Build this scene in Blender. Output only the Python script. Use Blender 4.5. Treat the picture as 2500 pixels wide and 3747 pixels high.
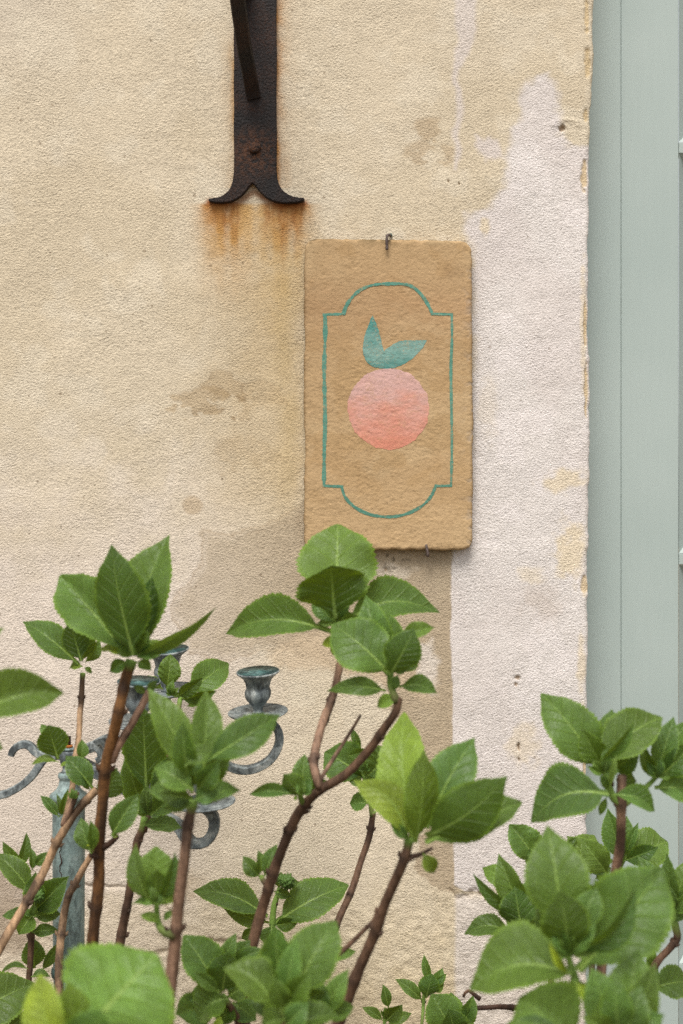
import bpy, bmesh, math, random
import numpy as np
from mathutils import Vector

for o in list(bpy.data.objects):
    bpy.data.objects.remove(o, do_unlink=True)
scene = bpy.context.scene
COL = scene.collection
R = math.radians

# ------------------------------------------------------------------ camera
K = 1.14 / 2500.0          # metres on the wall face for one unit of the drawing grid
D = 2.4                    # camera to wall
ZC = 1.55                  # camera height
CAM = Vector((0, -D, ZC))
cd = bpy.data.cameras.new('camera')
cam = bpy.data.objects.new('camera', cd)
COL.objects.link(cam)
cam.location = CAM
cam.rotation_euler = (R(90), 0, 0)
cd.sensor_fit = 'HORIZONTAL'
cd.sensor_width = 24.0
cd.lens = 24.0 * D / 1.14
cd.clip_start = 0.02
cd.clip_end = 500
cd.dof.use_dof = True
cd.dof.focus_distance = D - 0.03
cd.dof.aperture_fstop = 6.3
scene.camera = cam

# ------------------------------------------------------------------ light
SUN_EL, SUN_AZ = 60.0, -13.0          # elevation; azimuth from the wall normal (minus = left)
w = bpy.data.worlds.new('World')
scene.world = w
w.use_nodes = True
wn = w.node_tree
wn.nodes.clear()
sky = wn.nodes.new('ShaderNodeTexSky')
sky.sky_type = 'NISHITA'
sky.sun_disc = False
sky.sun_elevation = R(SUN_EL)
sky.sun_rotation = R(180 - SUN_AZ)
sky.dust_density = 4.0
sky.air_density = 1.0
hs = wn.nodes.new('ShaderNodeHueSaturation')
hs.inputs['Saturation'].default_value = 0.22
bg = wn.nodes.new('ShaderNodeBackground')
bg.inputs['Strength'].default_value = 0.085
wo = wn.nodes.new('ShaderNodeOutputWorld')
wn.links.new(sky.outputs[0], hs.inputs['Color'])
wn.links.new(hs.outputs[0], bg.inputs[0])
wn.links.new(bg.outputs[0], wo.inputs[0])
sd = bpy.data.lights.new('sun', 'SUN')
sd.energy = 1.5
sd.angle = R(28)
sd.color = (1.0, 0.955, 0.89)
sun = bpy.data.objects.new('sun', sd)
COL.objects.link(sun)
sdir = Vector((math.sin(R(SUN_AZ)) * math.cos(R(SUN_EL)), -math.cos(R(SUN_AZ)) * math.cos(R(SUN_EL)), math.sin(R(SUN_EL))))
sun.rotation_euler = sdir.to_track_quat('Z', 'Y').to_euler()
sun.location = (-1, -3, 5)
vs = scene.view_settings
vs.view_transform = 'Standard'
vs.look = 'None'
vs.exposure = 0.94
vs.gamma = 1.0
vs.use_curve_mapping = False
scene.render.engine = 'CYCLES'
scene.cycles.use_denoising = False
scene.cycles.max_bounces = 8

# ------------------------------------------------------------------ helpers
def at(x, y, d):
    """grid point (x right, y down) carried out to d metres in front of the wall"""
    s = K * (D - d) / D
    return Vector(((x - 1250.0) * s, -d, ZC + (1873.5 - y) * s))

def px(d):
    return K * (D - d) / D

FR = {'4': (0, 1850, 1.8447), '5': (750, 1850, 1.7422), '6': (1600, 2400, 1.7422), '7': (0, 2600, 1.8447),
      '8': (750, 2600, 1.6505), 'A': (0, 3300, 2.24), 'B': (600, 3200, 2.24), 'C': (1200, 3300, 2.24),
      'D': (1800, 3100, 2.24), 'E': (500, 2300, 5.2267), 'F': (400, 2250, 2.24), 'G': (0, 2600, 3.92),
      'S': (0, 0, 1.0), 'P': (0, 0, 0.6272), '1': (600, 0, 2.24), '2': (1050, 800, 1.808)}
def loc(f, x, y):
    a, b, s = FR[f]
    return a + x / s, b + y / s

def lin(c):
    return tuple(((v / 255.0) / 12.92 if v / 255.0 <= 0.04045 else (((v / 255.0) + 0.055) / 1.055) ** 2.4) for v in c)

def rgba(c):
    return (*lin(c), 1.0)

def tag(o, label=None, cat=None, group=None, kind=None):
    if label: o['label'] = label
    if cat: o['category'] = cat
    if group: o['group'] = group
    if kind: o['kind'] = kind
    return o

def empty(name, loc_):
    o = bpy.data.objects.new(name, None)
    COL.objects.link(o)
    o.location = loc_
    o.empty_display_size = 0.05
    return o

def link(name, me, mat=None, parent=None):
    o = bpy.data.objects.new(name, me)
    COL.objects.link(o)
    if mat: me.materials.append(mat)
    if parent is not None:
        o.parent = parent
        par = parent
        off = Vector((0, 0, 0))
        while par is not None:
            off += par.location
            par = par.parent
        o.location = -off          # meshes are written in world coordinates
    return o

def mesh(name, vs_, fs, smooth=True):
    me = bpy.data.meshes.new(name)
    me.from_pydata([tuple(v) for v in vs_], [], fs)
    if smooth:
        me.polygons.foreach_set('use_smooth', [True] * len(me.polygons))
    me.update()
    return me

def grid_mesh(name, P, smooth=True):
    """P: (rows, cols, 3) array"""
    r, c, _ = P.shape
    me = bpy.data.meshes.new(name)
    me.vertices.add(r * c)
    me.vertices.foreach_set('co', P.reshape(-1).astype(np.float32))
    i = np.arange(r * c).reshape(r, c)
    q = np.stack([i[:-1, :-1], i[1:, :-1], i[1:, 1:], i[:-1, 1:]], -1).reshape(-1, 4)
    n = len(q)
    me.loops.add(n * 4)
    me.loops.foreach_set('vertex_index', q.reshape(-1).astype(np.int32))
    me.polygons.add(n)
    me.polygons.foreach_set('loop_start', (np.arange(n) * 4).astype(np.int32))
    me.polygons.foreach_set('use_smooth', np.full(n, smooth))
    me.update(calc_edges=True)
    me.validate()
    return me

# numpy value noise
def _h(ix, iy, seed):
    h = (ix.astype(np.int64) * 374761393 + iy.astype(np.int64) * 668265263 + seed * 1442695041) & 0xffffffff
    h = ((h ^ (h >> 13)) * 1274126177) & 0xffffffff
    h = (h ^ (h >> 16)) & 0xffffff
    return h / float(0xffffff)

def vn(x, y, seed=0):
    x0, y0 = np.floor(x), np.floor(y)
    fx, fy = x - x0, y - y0
    fx = fx * fx * fx * (fx * (fx * 6 - 15) + 10)
    fy = fy * fy * fy * (fy * (fy * 6 - 15) + 10)
    a, b = _h(x0, y0, seed), _h(x0 + 1, y0, seed)
    c, d_ = _h(x0, y0 + 1, seed), _h(x0 + 1, y0 + 1, seed)
    return (a * (1 - fx) + b * fx) * (1 - fy) + (c * (1 - fx) + d_ * fx) * fy

def fbm(x, y, seed=0, oct_=4, gain=0.5):
    t, a, s = 0.0, 1.0, 0.0
    for i in range(oct_):
        ca, sa = math.cos(0.7 * i), math.sin(0.7 * i)
        t = t + a * vn((x * ca - y * sa) * 2 ** i, (x * sa + y * ca) * 2 ** i, seed + i * 17)
        s += a
        a *= gain
    return t / s

def sst(a, b, x):
    t = np.clip((x - a) / (b - a), 0, 1)
    return t * t * (3 - 2 * t)

def poly_sd(X, Y, pts):
    """signed distance, positive inside"""
    dmin = np.full(X.shape, 1e9)
    ins = np.zeros(X.shape, bool)
    n = len(pts)
    for i in range(n):
        x1, y1 = pts[i]
        x2, y2 = pts[(i + 1) % n]
        ex, ey = x2 - x1, y2 - y1
        t = np.clip(((X - x1) * ex + (Y - y1) * ey) / (ex * ex + ey * ey + 1e-9), 0, 1)
        dmin = np.minimum(dmin, np.hypot(X - x1 - t * ex, Y - y1 - t * ey))
        cond = ((y1 > Y) != (y2 > Y)) & (X < ex * (Y - y1) / (ey if ey else 1e-9) + x1)
        ins ^= cond
    return np.where(ins, dmin, -dmin)

def line_d(X, Y, pts):
    dmin = np.full(X.shape, 1e9)
    for i in range(len(pts) - 1):
        x1, y1 = pts[i]
        x2, y2 = pts[i + 1]
        ex, ey = x2 - x1, y2 - y1
        t = np.clip(((X - x1) * ex + (Y - y1) * ey) / (ex * ex + ey * ey + 1e-9), 0, 1)
        dmin = np.minimum(dmin, np.hypot(X - x1 - t * ex, Y - y1 - t * ey))
    return dmin

def catmull(pts, vals, step):
    """smooth path through points with radii"""
    P = [Vector(p) for p in pts]
    P = [P[0] * 2 - P[1]] + P + [P[-1] * 2 - P[-2]]
    V = [vals[0]] + list(vals) + [vals[-1]]
    out, ov = [], []
    for i in range(1, len(P) - 2):
        n = max(2, int((P[i + 1] - P[i]).length / step))
        for j in range(n):
            t = j / n
            a = 0.5 * ((2 * P[i]) + (P[i + 1] - P[i - 1]) * t + (2 * P[i - 1] - 5 * P[i] + 4 * P[i + 1] - P[i + 2]) * t * t
                       + (3 * P[i] - P[i - 1] - 3 * P[i + 1] + P[i + 2]) * t ** 3)
            out.append(a)
            ov.append(V[i] * (1 - t) + V[i + 1] * t)
    out.append(P[-2])
    ov.append(V[-2])
    return out, ov

def tube(pts, rad, nseg=10, prof=None, ref=Vector((0, -1, 0)), cap=True):
    """verts, faces of a tube with parallel-transported frames; prof = list of (a,b) section points"""
    if prof is None:
        prof = [(math.cos(2 * math.pi * i / nseg), math.sin(2 * math.pi * i / nseg)) for i in range(nseg)]
    n = len(prof)
    V, F = [], []
    up = ref.copy()
    for i, p in enumerate(pts):
        t = (pts[min(i + 1, len(pts) - 1)] - pts[max(i - 1, 0)]).normalized()
        up = (up - t * up.dot(t))
        if up.length < 1e-5:
            up = t.orthogonal()
        up.normalize()
        s = t.cross(up)
        r = rad[i] if hasattr(rad, '__len__') else rad
        for (a, b) in prof:
            V.append(p + (s * a + up * b) * r)
    for i in range(len(pts) - 1):
        for j in range(n):
            a, b = i * n + j, i * n + (j + 1) % n
            F.append((a, b, b + n, a + n))
    if cap:
        F.append(tuple(reversed(range(n))))
        F.append(tuple(range((len(pts) - 1) * n, len(pts) * n)))
    return V, F

def lathe(prof, center, nseg=48, tilt=(0, 0), wob=0.0):
    """prof: list of (radius, z) top to bottom, absolute z offset from centre"""
    V, F = [], []
    rx, ry = tilt
    for i, (r, z) in enumerate(prof):
        for j in range(nseg):
            a = 2 * math.pi * j / nseg
            rr = r * (1 + wob * math.sin(3 * a + 1) + wob * 0.7 * math.sin(5 * a))
            x, y = rr * math.cos(a), rr * math.sin(a)
            zz = z + x * math.tan(ry) + y * math.tan(rx)
            V.append(Vector((center[0] + x, center[1] + y, center[2] + zz)))
    for i in range(len(prof) - 1):
        for j in range(nseg):
            a, b = i * nseg + j, i * nseg + (j + 1) % nseg
            F.append((a, a + nseg, b + nseg, b))
    F.append(tuple(range(nseg)))
    F.append(tuple(reversed(range((len(prof) - 1) * nseg, len(prof) * nseg))))
    return V, F

def box(bm, x0, x1, y0, y1, z0, z1):
    v = [bm.verts.new(p) for p in ((x0, y0, z0), (x1, y0, z0), (x1, y1, z0), (x0, y1, z0), (x0, y0, z1), (x1, y0, z1), (x1, y1, z1), (x0, y1, z1))]
    for f in ((0, 3, 2, 1), (4, 5, 6, 7), (0, 1, 5, 4), (1, 2, 6, 5), (2, 3, 7, 6), (3, 0, 4, 7)):
        bm.faces.new([v[i] for i in f])

def box_obj(name, dims, mat, parent=None, bevel=0.002):
    bm = bmesh.new()
    box(bm, *dims)
    if bevel:
        bmesh.ops.bevel(bm, geom=list(bm.edges), offset=bevel, segments=2, affect='EDGES', profile=0.6)
    me = bpy.data.meshes.new(name)
    bm.to_mesh(me)
    bm.free()
    return link(name, me, mat, parent)

# ------------------------------------------------------------------ materials
class NT:
    def __init__(self, name):
        self.m = bpy.data.materials.new(name)
        self.m.use_nodes = True
        self.t = self.m.node_tree
        self.t.nodes.clear()
        self.out = self.n('ShaderNodeOutputMaterial')
    def n(self, typ, **kw):
        nd = self.t.nodes.new(typ)
        for k, v in kw.items():
            setattr(nd, k, v)
        return nd
    def l(self, a, b):
        self.t.links.new(a, b)
    def math(self, op, a, b=None, clamp=False):
        nd = self.n('ShaderNodeMath', operation=op, use_clamp=clamp)
        for i, v in enumerate((a, b)):
            if v is None: continue
            if isinstance(v, (int, float)): nd.inputs[i].default_value = v
            else: self.l(v, nd.inputs[i])
        return nd.outputs[0]
    def mix(self, f, a, b, blend='MIX'):
        nd = self.n('ShaderNodeMix', data_type='RGBA', blend_type=blend)
        for i, v in ((0, f), (6, a), (7, b)):
            if isinstance(v, (int, float)): nd.inputs[i].default_value = v
            elif isinstance(v, tuple): nd.inputs[i].default_value = v
            else: self.l(v, nd.inputs[i])
        return nd.outputs[2]
    def coord(self, scale=(1, 1, 1), rot=(0, 0, 0), kind='Object'):
        tc = self.n('ShaderNodeTexCoord')
        mp = self.n('ShaderNodeMapping')
        mp.inputs['Scale'].default_value = scale
        mp.inputs['Rotation'].default_value = rot
        self.l(tc.outputs[kind], mp.inputs[0])
        return mp.outputs[0]
    def noise(self, vec, scale, detail=4, rough=0.55, dist=0.0):
        nd = self.n('ShaderNodeTexNoise')
        nd.inputs['Scale'].default_value = scale
        nd.inputs['Detail'].default_value = detail
        nd.inputs['Roughness'].default_value = rough
        nd.inputs['Distortion'].default_value = dist
        if vec is not None: self.l(vec, nd.inputs['Vector'])
        return nd.outputs[0]
    def ramp(self, f, stops):
        nd = self.n('ShaderNodeValToRGB')
        el = nd.color_ramp.elements
        while len(el) < len(stops): el.new(0.5)
        for e, (p, c) in zip(el, stops):
            e.position = p
            e.color = c if isinstance(c, tuple) else (c, c, c, 1)
        self.l(f, nd.inputs[0])
        return nd.outputs[0]
    def bsdf(self, color, rough=0.8, spec=0.3, metal=0.0, normal=None):
        b = self.n('ShaderNodeBsdfPrincipled')
        for k, v in (('Base Color', color), ('Roughness', rough), ('Metallic', metal), ('Specular IOR Level', spec)):
            if isinstance(v, (int, float)): b.inputs[k].default_value = v
            elif isinstance(v, tuple): b.inputs[k].default_value = v
            else: self.l(v, b.inputs[k])
        if normal is not None: self.l(normal, b.inputs['Normal'])
        return b
    def bump(self, h, strength=0.5, dist=0.002, normal=None):
        b = self.n('ShaderNodeBump')
        b.inputs['Strength'].default_value = strength
        b.inputs['Distance'].default_value = dist
        self.l(h, b.inputs['Height'])
        if normal is not None: self.l(normal, b.inputs['Normal'])
        return b.outputs[0]
    def done(self, sh):
        self.l(sh, self.out.inputs[0])
        return self.m

def mat_plaster():
    t = NT('plaster')
    at_ = t.n('ShaderNodeAttribute', attribute_name='tint')
    v = t.coord((0.85, 1, 1.15), (0, R(28), 0))
    v2 = t.coord((1, 1, 1), (0, 0, 0))
    g1 = t.noise(v, 300, 3, 0.6, 0.0)
    g2 = t.noise(v2, 480, 2, 0.6)
    g3 = t.noise(v2, 55, 4, 0.55)
    vo = t.n('ShaderNodeTexVoronoi')
    vo.inputs['Scale'].default_value = 62
    t.l(v2, vo.inputs['Vector'])
    vr = t.n('ShaderNodeTexWhiteNoise')
    t.l(vo.outputs['Color'], vr.inputs['Vector'])
    pit = t.math('LESS_THAN', t.math('ADD', vo.outputs['Distance'], t.math('MULTIPLY', vr.outputs[0], 0.75)), 0.165)
    sp = t.ramp(g1, [(0.30, 0.70), (0.42, 0.95), (0.58, 1.02), (0.75, 1.09)])  # grain speckle; its dark end paints the shade of tiny pits into the colour
    c = t.mix(1.0, at_.outputs['Color'], sp, 'MULTIPLY')
    sp2 = t.ramp(g3, [(0.3, 0.95), (0.7, 1.04)])
    c = t.mix(1.0, c, sp2, 'MULTIPLY')
    c = t.mix(t.math('MULTIPLY', pit, 0.45), c, rgba((112, 88, 62)))
    h = t.math('ADD', t.math('MULTIPLY', g1, 1.0), t.math('MULTIPLY', g2, 0.35))
    h = t.math('SUBTRACT', h, t.math('MULTIPLY', pit, 0.5))
    h = t.math('ADD', h, t.math('MULTIPLY', g3, 0.4))
    return t.done(t.bsdf(c, 0.92, 0.15, normal=t.bump(t.math('MULTIPLY', h, t.ramp(t.noise(v2, 7, 3, 0.6), [(0.35, 0.75), (0.62, 1.15)])), 1.0, 0.0025)).outputs[0])

def mat_plaque():
    t = NT('plaque_render')
    at_ = t.n('ShaderNodeAttribute', attribute_name='tint')
    v = t.coord((0.9, 1, 1.15))
    g = t.noise(v, 190, 4, 0.6, 0.4)
    g2 = t.noise(v, 60, 3, 0.6, 0.8)
    sp = t.ramp(g, [(0.30, 0.86), (0.42, 1.0), (0.7, 1.04)])
    c = t.mix(1.0, at_.outputs['Color'], sp, 'MULTIPLY')
    h = t.math('ADD', g, t.math('MULTIPLY', g2, 0.5))
    return t.done(t.bsdf(c, 0.85, 0.2, normal=t.bump(h, 0.8, 0.0016)).outputs[0])

def mat_paint(name, ramp_stops, axis_range, board=(182, 148, 106), wear=0.35):
    """painted colour graded by the brush from top to bottom, worn through to the board on the grain"""
    t = NT(name)
    tc = t.n('ShaderNodeTexCoord')
    sx = t.n('ShaderNodeSeparateXYZ')
    t.l(tc.outputs['Object'], sx.inputs[0])
    lo, hi = axis_range
    f = t.math('DIVIDE', t.math('SUBTRACT', sx.outputs['Z'], lo), hi - lo)
    nz = t.noise(t.coord((1, 1, 2)), 26, 3, 0.6)
    f = t.math('ADD', f, t.math('MULTIPLY', t.math('SUBTRACT', nz, 0.5), 0.9), True)
    c = t.ramp(f, ramp_stops)
    v = t.coord((0.9, 1, 1.15))
    g = t.noise(v, 190, 4, 0.6, 0.4)
    g2 = t.noise(v, 60, 3, 0.6, 0.8)
    g3 = t.noise(v, 330, 3, 0.6)
    wr = t.ramp(t.math('ADD', t.math('MULTIPLY', g3, 0.6), t.math('MULTIPLY', g2, 0.4)), [(0.52, 0.0), (0.62, 1.0)])
    c = t.mix(t.math('MULTIPLY', wr, wear), c, rgba(board))
    c = t.mix(1.0, c, t.ramp(g, [(0.32, 0.88), (0.5, 1.0), (0.7, 1.05)]), 'MULTIPLY')
    h = t.math('ADD', g, t.math('MULTIPLY', g2, 0.5))
    return t.done(t.bsdf(c, 0.8, 0.25, normal=t.bump(h, 0.7, 0.0015)).outputs[0])

def mat_iron():
    t = NT('rusty_iron')
    v = t.coord()
    n1 = t.noise(v, 22, 5, 0.65)
    n2 = t.noise(v, 260, 4, 0.65)
    n3 = t.noise(v, 9, 3, 0.6)
    c = t.ramp(n2, [(0.35, rgba((18, 14, 14))), (0.55, rgba((30, 25, 24))), (0.75, rgba((52, 44, 41)))])
    tc = t.n('ShaderNodeTexCoord')
    # rust blooms round the bolt
    rp = t.ramp(t.math('ADD', t.math('MULTIPLY', n1, 0.6), t.math('MULTIPLY', n3, 0.4)), [(0.44, 0.0), (0.60, 1.0)])
    c = t.mix(t.math('MULTIPLY', t.math('MULTIPLY', rp, t.ramp(t.noise(v, 420, 3, 0.6), [(0.42, 0.1), (0.62, 1.0)])), 0.55), c, rgba((84, 50, 30)))
    dv = t.n('ShaderNodeVectorMath', operation='DISTANCE')
    t.l(tc.outputs['Object'], dv.inputs[0])
    dv.inputs[1].default_value = tuple(at(*loc('1', 745, 1260), 0.01))
    nr = t.ramp(dv.outputs['Value'], [(0.008, 1.0), (0.055, 0.0)])
    c = t.mix(t.math('MULTIPLY', nr, t.ramp(t.noise(v, 150, 4, 0.7), [(0.42, 0.0), (0.62, 0.9)])), c, rgba((100, 62, 36)))
    h = t.math('ADD', n2, t.math('MULTIPLY', n1, 0.5))
    return t.done(t.bsdf(c, 0.6, 0.35, 0.0, t.bump(h, 1.0, 0.004)).outputs[0])

def mat_patina(name, stops, dark, amt):
    t = NT(name)
    v = t.coord()
    n1 = t.noise(v, 40, 5, 0.7, 0.6)
    n2 = t.noise(t.coord((1, 1, 0.35)), 90, 5, 0.7)
    n3 = t.noise(v, 300, 3, 0.6)
    c = t.ramp(n1, stops)
    k = t.ramp(n2, [(0.48, 0.0), (0.62, 1.0)])
    c = t.mix(t.math('MULTIPLY', k, amt), c, rgba(dark))
    c = t.mix(1.0, c, t.ramp(n3, [(0.3, 0.82), (0.6, 1.05)]), 'MULTIPLY')
    h = t.math('ADD', t.math('MULTIPLY', n3, 0.6), n2)
    return t.done(t.bsdf(c, 0.6, 0.4, 0.15, t.bump(h, 0.5, 0.0015)).outputs[0])

def mat_door():
    t = NT('door_paint')
    v = t.coord((14, 14, 1.2))
    n = t.noise(v, 9, 5, 0.6)
    n2 = t.noise(t.coord(), 5, 3, 0.5)
    n3 = t.noise(t.coord(), 380, 2, 0.5)
    c = t.ramp(n2, [(0.3, rgba((163, 176, 171))), (0.7, rgba((170, 182, 177)))])
    c = t.mix(1.0, c, t.ramp(n, [(0.3, 0.982), (0.7, 1.012)]), 'MULTIPLY')
    h = t.math('ADD', n, t.math('MULTIPLY', n3, 0.15))
    return t.done(t.bsdf(c, 0.42, 0.4, normal=t.bump(h, 0.2, 0.001)).outputs[0])

def mat_leaf():
    t = NT('leaf')
    oi = t.n('ShaderNodeObjectInfo')
    uv = t.n('ShaderNodeAttribute', attribute_name='lf')       # x = along, y = across in blade widths, z = share of half width
    sp = t.n('ShaderNodeSeparateXYZ')
    t.l(uv.outputs['Vector'], sp.inputs[0])
    u, y, s = sp.outputs[0], sp.outputs[1], sp.outputs[2]
    ay = t.math('ABSOLUTE', y)
    as_ = t.math('ABSOLUTE', s)
    nz = t.noise(t.coord(), 60, 3, 0.6)
    # midrib
    wid = t.math('ADD', t.math('MULTIPLY', t.math('SUBTRACT', 1.0, u, True), 0.034), 0.003)
    mr = t.math('SUBTRACT', 1.0, t.math('DIVIDE', ay, wid), True)
    mr = t.ramp(mr, [(0.0, 0.0), (0.55, 1.0)])
    # side veins run forward from the midrib, curving
    q = t.math('SUBTRACT', u, t.math('MULTIPLY', t.math('POWER', ay, 0.85), 0.52))
    fr = t.math('FRACT', t.math('ADD', t.math('MULTIPLY', q, 6.5), t.math('MULTIPLY', t.math('GREATER_THAN', y, 0.0), 0.4)))
    dv = t.math('ABSOLUTE', t.math('SUBTRACT', fr, 0.5))
    sv = t.ramp(dv, [(0.0, 1.0), (0.05, 0.5), (0.12, 0.0)])
    sv = t.math('MULTIPLY', sv, t.math('SUBTRACT', 1.0, t.math('POWER', as_, 2.5)), True)
    # fine net
    vo = t.n('ShaderNodeTexVoronoi', feature='DISTANCE_TO_EDGE')
    vo.inputs['Scale'].default_value = 330
    t.l(t.coord(), vo.inputs['Vector'])
    net = t.ramp(vo.outputs['Distance'], [(0.0, 1.0), (0.10, 0.0)])
    base = t.mix(1.0, oi.outputs['Color'], t.ramp(nz, [(0.3, 0.82), (0.7, 1.16)]), 'MULTIPLY')
    base = t.mix(1.0, base, t.ramp(t.noise(t.coord(), 18, 2, 0.5), [(0.35, 0.85), (0.65, 1.14)]), 'MULTIPLY')
    geo = t.n('ShaderNodeNewGeometry')
    under = t.mix(0.14, base, rgba((110, 140, 84)))
    base = t.mix(geo.outputs['Backfacing'], base, under)
    pale = t.mix(0.5, base, rgba((150, 176, 92)))
    edge = t.ramp(as_, [(0.86, 0.0), (1.0, 1.0)])
    c = t.mix(t.math('MULTIPLY', edge, 0.75), base, t.mix(0.6, base, rgba((134, 168, 48))))
    c = t.mix(t.math('MULTIPLY', net, 0.10), c, pale)
    c = t.mix(t.math('MULTIPLY', sv, 0.36), c, pale)
    c = t.mix(t.math('MULTIPLY', mr, t.math('ADD', 0.35, t.math('MULTIPLY', t.math('SUBTRACT', 1.0, u, True), 0.6))), c, rgba((142, 170, 84)))
    h = t.math('SUBTRACT', t.math('MULTIPLY', nz, 0.3), t.math('ADD', t.math('MULTIPLY', sv, 0.6), t.math('MULTIPLY', net, 0.18)))
    nrm = t.bump(h, 0.8, 0.0018)
    b = t.bsdf(c, 0.42, 0.36, normal=nrm)
    tr = t.n('ShaderNodeBsdfTranslucent')
    t.l(t.mix(0.6, c, rgba((150, 178, 30))), tr.inputs[0])
    t.l(nrm, tr.inputs['Normal'])
    ms = t.n('ShaderNodeMixShader')
    ms.inputs[0].default_value = 0.27
    t.l(b.outputs[0], ms.inputs[1])
    t.l(tr.outputs[0], ms.inputs[2])
    return t.done(ms.outputs[0])

def mat_bark():
    t = NT('bark')
    oi = t.n('ShaderNodeObjectInfo')
    a = t.n('ShaderNodeAttribute', attribute_name='st')        # x = node scar, y = green shoot, z = length
    sp = t.n('ShaderNodeSeparateXYZ')
    t.l(a.outputs['Vector'], sp.inputs[0])
    v = t.coord((1, 1, 0.16))
    n1 = t.noise(v, 150, 4, 0.65)
    n2 = t.noise(t.coord((1, 1, 0.4)), 34, 4, 0.6)
    n3 = t.noise(t.coord(), 160, 3, 0.6)
    c = t.mix(1.0, oi.outputs['Color'], t.ramp(n1, [(0.3, 0.42), (0.5, 0.92), (0.7, 1.4)]), 'MULTIPLY')
    c = t.mix(t.ramp(n2, [(0.46, 0.0), (0.60, 0.8)]), c, rgba((54, 38, 28)))
    c = t.mix(t.math('MULTIPLY', sp.outputs[0], t.ramp(n3, [(0.3, 0.5), (0.6, 1.0)])), c, rgba((48, 35, 27)))
    c = t.mix(sp.outputs[1], c, rgba((112, 140, 62)))
    h = t.math('ADD', n1, n3)
    return t.done(t.bsdf(c, 0.7, 0.3, normal=t.bump(h, 0.6, 0.0015)).outputs[0])

def mat_plain(name, c, rough=0.6, spec=0.4, metal=0.0, c2=None, scale=200):
    t = NT(name)
    n = t.noise(t.coord(), scale, 4, 0.6)
    col = t.ramp(n, [(0.35, rgba(c)), (0.65, rgba(c2 or c))])
    return t.done(t.bsdf(col, rough, spec, metal, t.bump(n, 0.4, 0.001)).outputs[0])

M_PLASTER, M_PLAQUE, M_IRON = mat_plaster(), mat_plaque(), mat_iron()
M_GREY = mat_patina('grey_patina', [(0.30, rgba((74, 80, 83))), (0.44, rgba((108, 117, 119))), (0.56, rgba((142, 150, 150))), (0.68, rgba((184, 188, 184)))], (44, 47, 48), 0.7)
M_VERD = mat_patina('green_patina', [(0.30, rgba((104, 122, 121))), (0.5, rgba((130, 149, 147))), (0.72, rgba((156, 171, 168)))], (62, 70, 68), 0.6)
M_TEAL = mat_patina('verdigris', [(0.30, rgba((56, 82, 80))), (0.5, rgba((82, 120, 116))), (0.72, rgba((140, 164, 158)))], (40, 50, 52), 0.8)
M_DOOR, M_LEAF, M_BARK = mat_door(), mat_leaf(), mat_bark()
M_NAIL = mat_plain('nail_iron', (78, 66, 62), 0.6, 0.4, 0.3, (112, 98, 92), 400)
M_ORANGE = mat_plain('orange_washer', (176, 104, 36), 0.7, 0.3, 0, (140, 78, 32))
M_BOLT = mat_plain('rusty_bolt', (70, 38, 26), 0.6, 0.4, 0.3, (44, 28, 22))
M_GROUND = mat_plain('gravel_earth', (120, 106, 86), 0.95, 0.1, 0, (86, 76, 62), 30)

# ------------------------------------------------------------------ ground
me = mesh('ground', [(-120, -240, 0), (120, -240, 0), (120, 60, 0), (-120, 60, 0)], [(0, 1, 2, 3)])
tag(link('ground', me, M_GROUND), kind='structure')

# ------------------------------------------------------------------ plaster wall
def pp(pts):
    return [(x * 1.5944, y * 1.5944) for x, y in pts]

def edge_x(sy):
    ys = np.array([-9000, 0, 330, 560, 800, 1000, 1280, 1600, 1900, 2100, 2200, 2450, 2800, 3100, 3747, 9000])
    xs = np.array([2174, 2174, 2168, 2160, 2158, 2152, 2154, 2162, 2158, 2150, 2152, 2150, 2146, 2148, 2146, 2146])
    return np.interp(sy, ys, xs) + (vn(sy / 60, sy * 0 + 3, 5) - 0.5) * 7 + (vn(sy / 18, sy * 0 + 9, 6) - 0.5) * 3

CHIPS = [(2140, 640, 10, 62), (2150, 230, 9, 60), (2144, 1180, 5, 110), (2140, 2140, 11, 42), (2148, 2800, 8, 40), (2148, 60, 6, 90), (2146, 420, 7, 30), (2146, 1420, 5, 120)]
DENTS = [(2058, 468, 15, 13, 4.0), (1894, 2480, 12, 9, 2.2), (1889, 2505, 8, 8, 1.6), (1899, 2732, 6, 16, 4.0), (1900, 2779, 4, 8, 3.0), (1680, 672, 5, 5, 2), (1640, 663, 5, 5, 2), (1412, 2085, 5, 10, 1.5)]
CRACKS = [pp([(196, 2030), (260, 2034), (330, 2040), (380, 2072), (400, 2100)]), pp([(330, 2192), (405, 2182), (440, 2170), (470, 2160), (520, 2162), (560, 2150)]),
          pp([(1038, 2046), (1058, 2062), (1088, 2044), (1116, 2050)]), pp([(560, 1290 - 60), (600, 1215), (690, 1195)]),
          pp([(404, 925), (440, 912), (470, 880), (490, 860)]), pp([(430, 940), (480, 944), (520, 935)]), pp([(60, 1960), (120, 1985), (200, 1990)])]

WHITE = [(1972, 271), (1899, 306), (1908, 440), (1870, 472), (1867, 542), (1838, 574), (1848, 676), (1813, 727), (1806, 759), (1711, 785), (1698, 849), (1723, 877), (1720, 1300), (1700, 2000), (1652, 2012), (1650, 2400), (1658, 2700), (1659, 3238), (1700, 3262), (1800, 3268), (2400, 3290), (2400, 532), (2138, 532), (2074, 530), (2030, 491), (2055, 434), (2049, 376), (2010, 274)]

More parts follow.
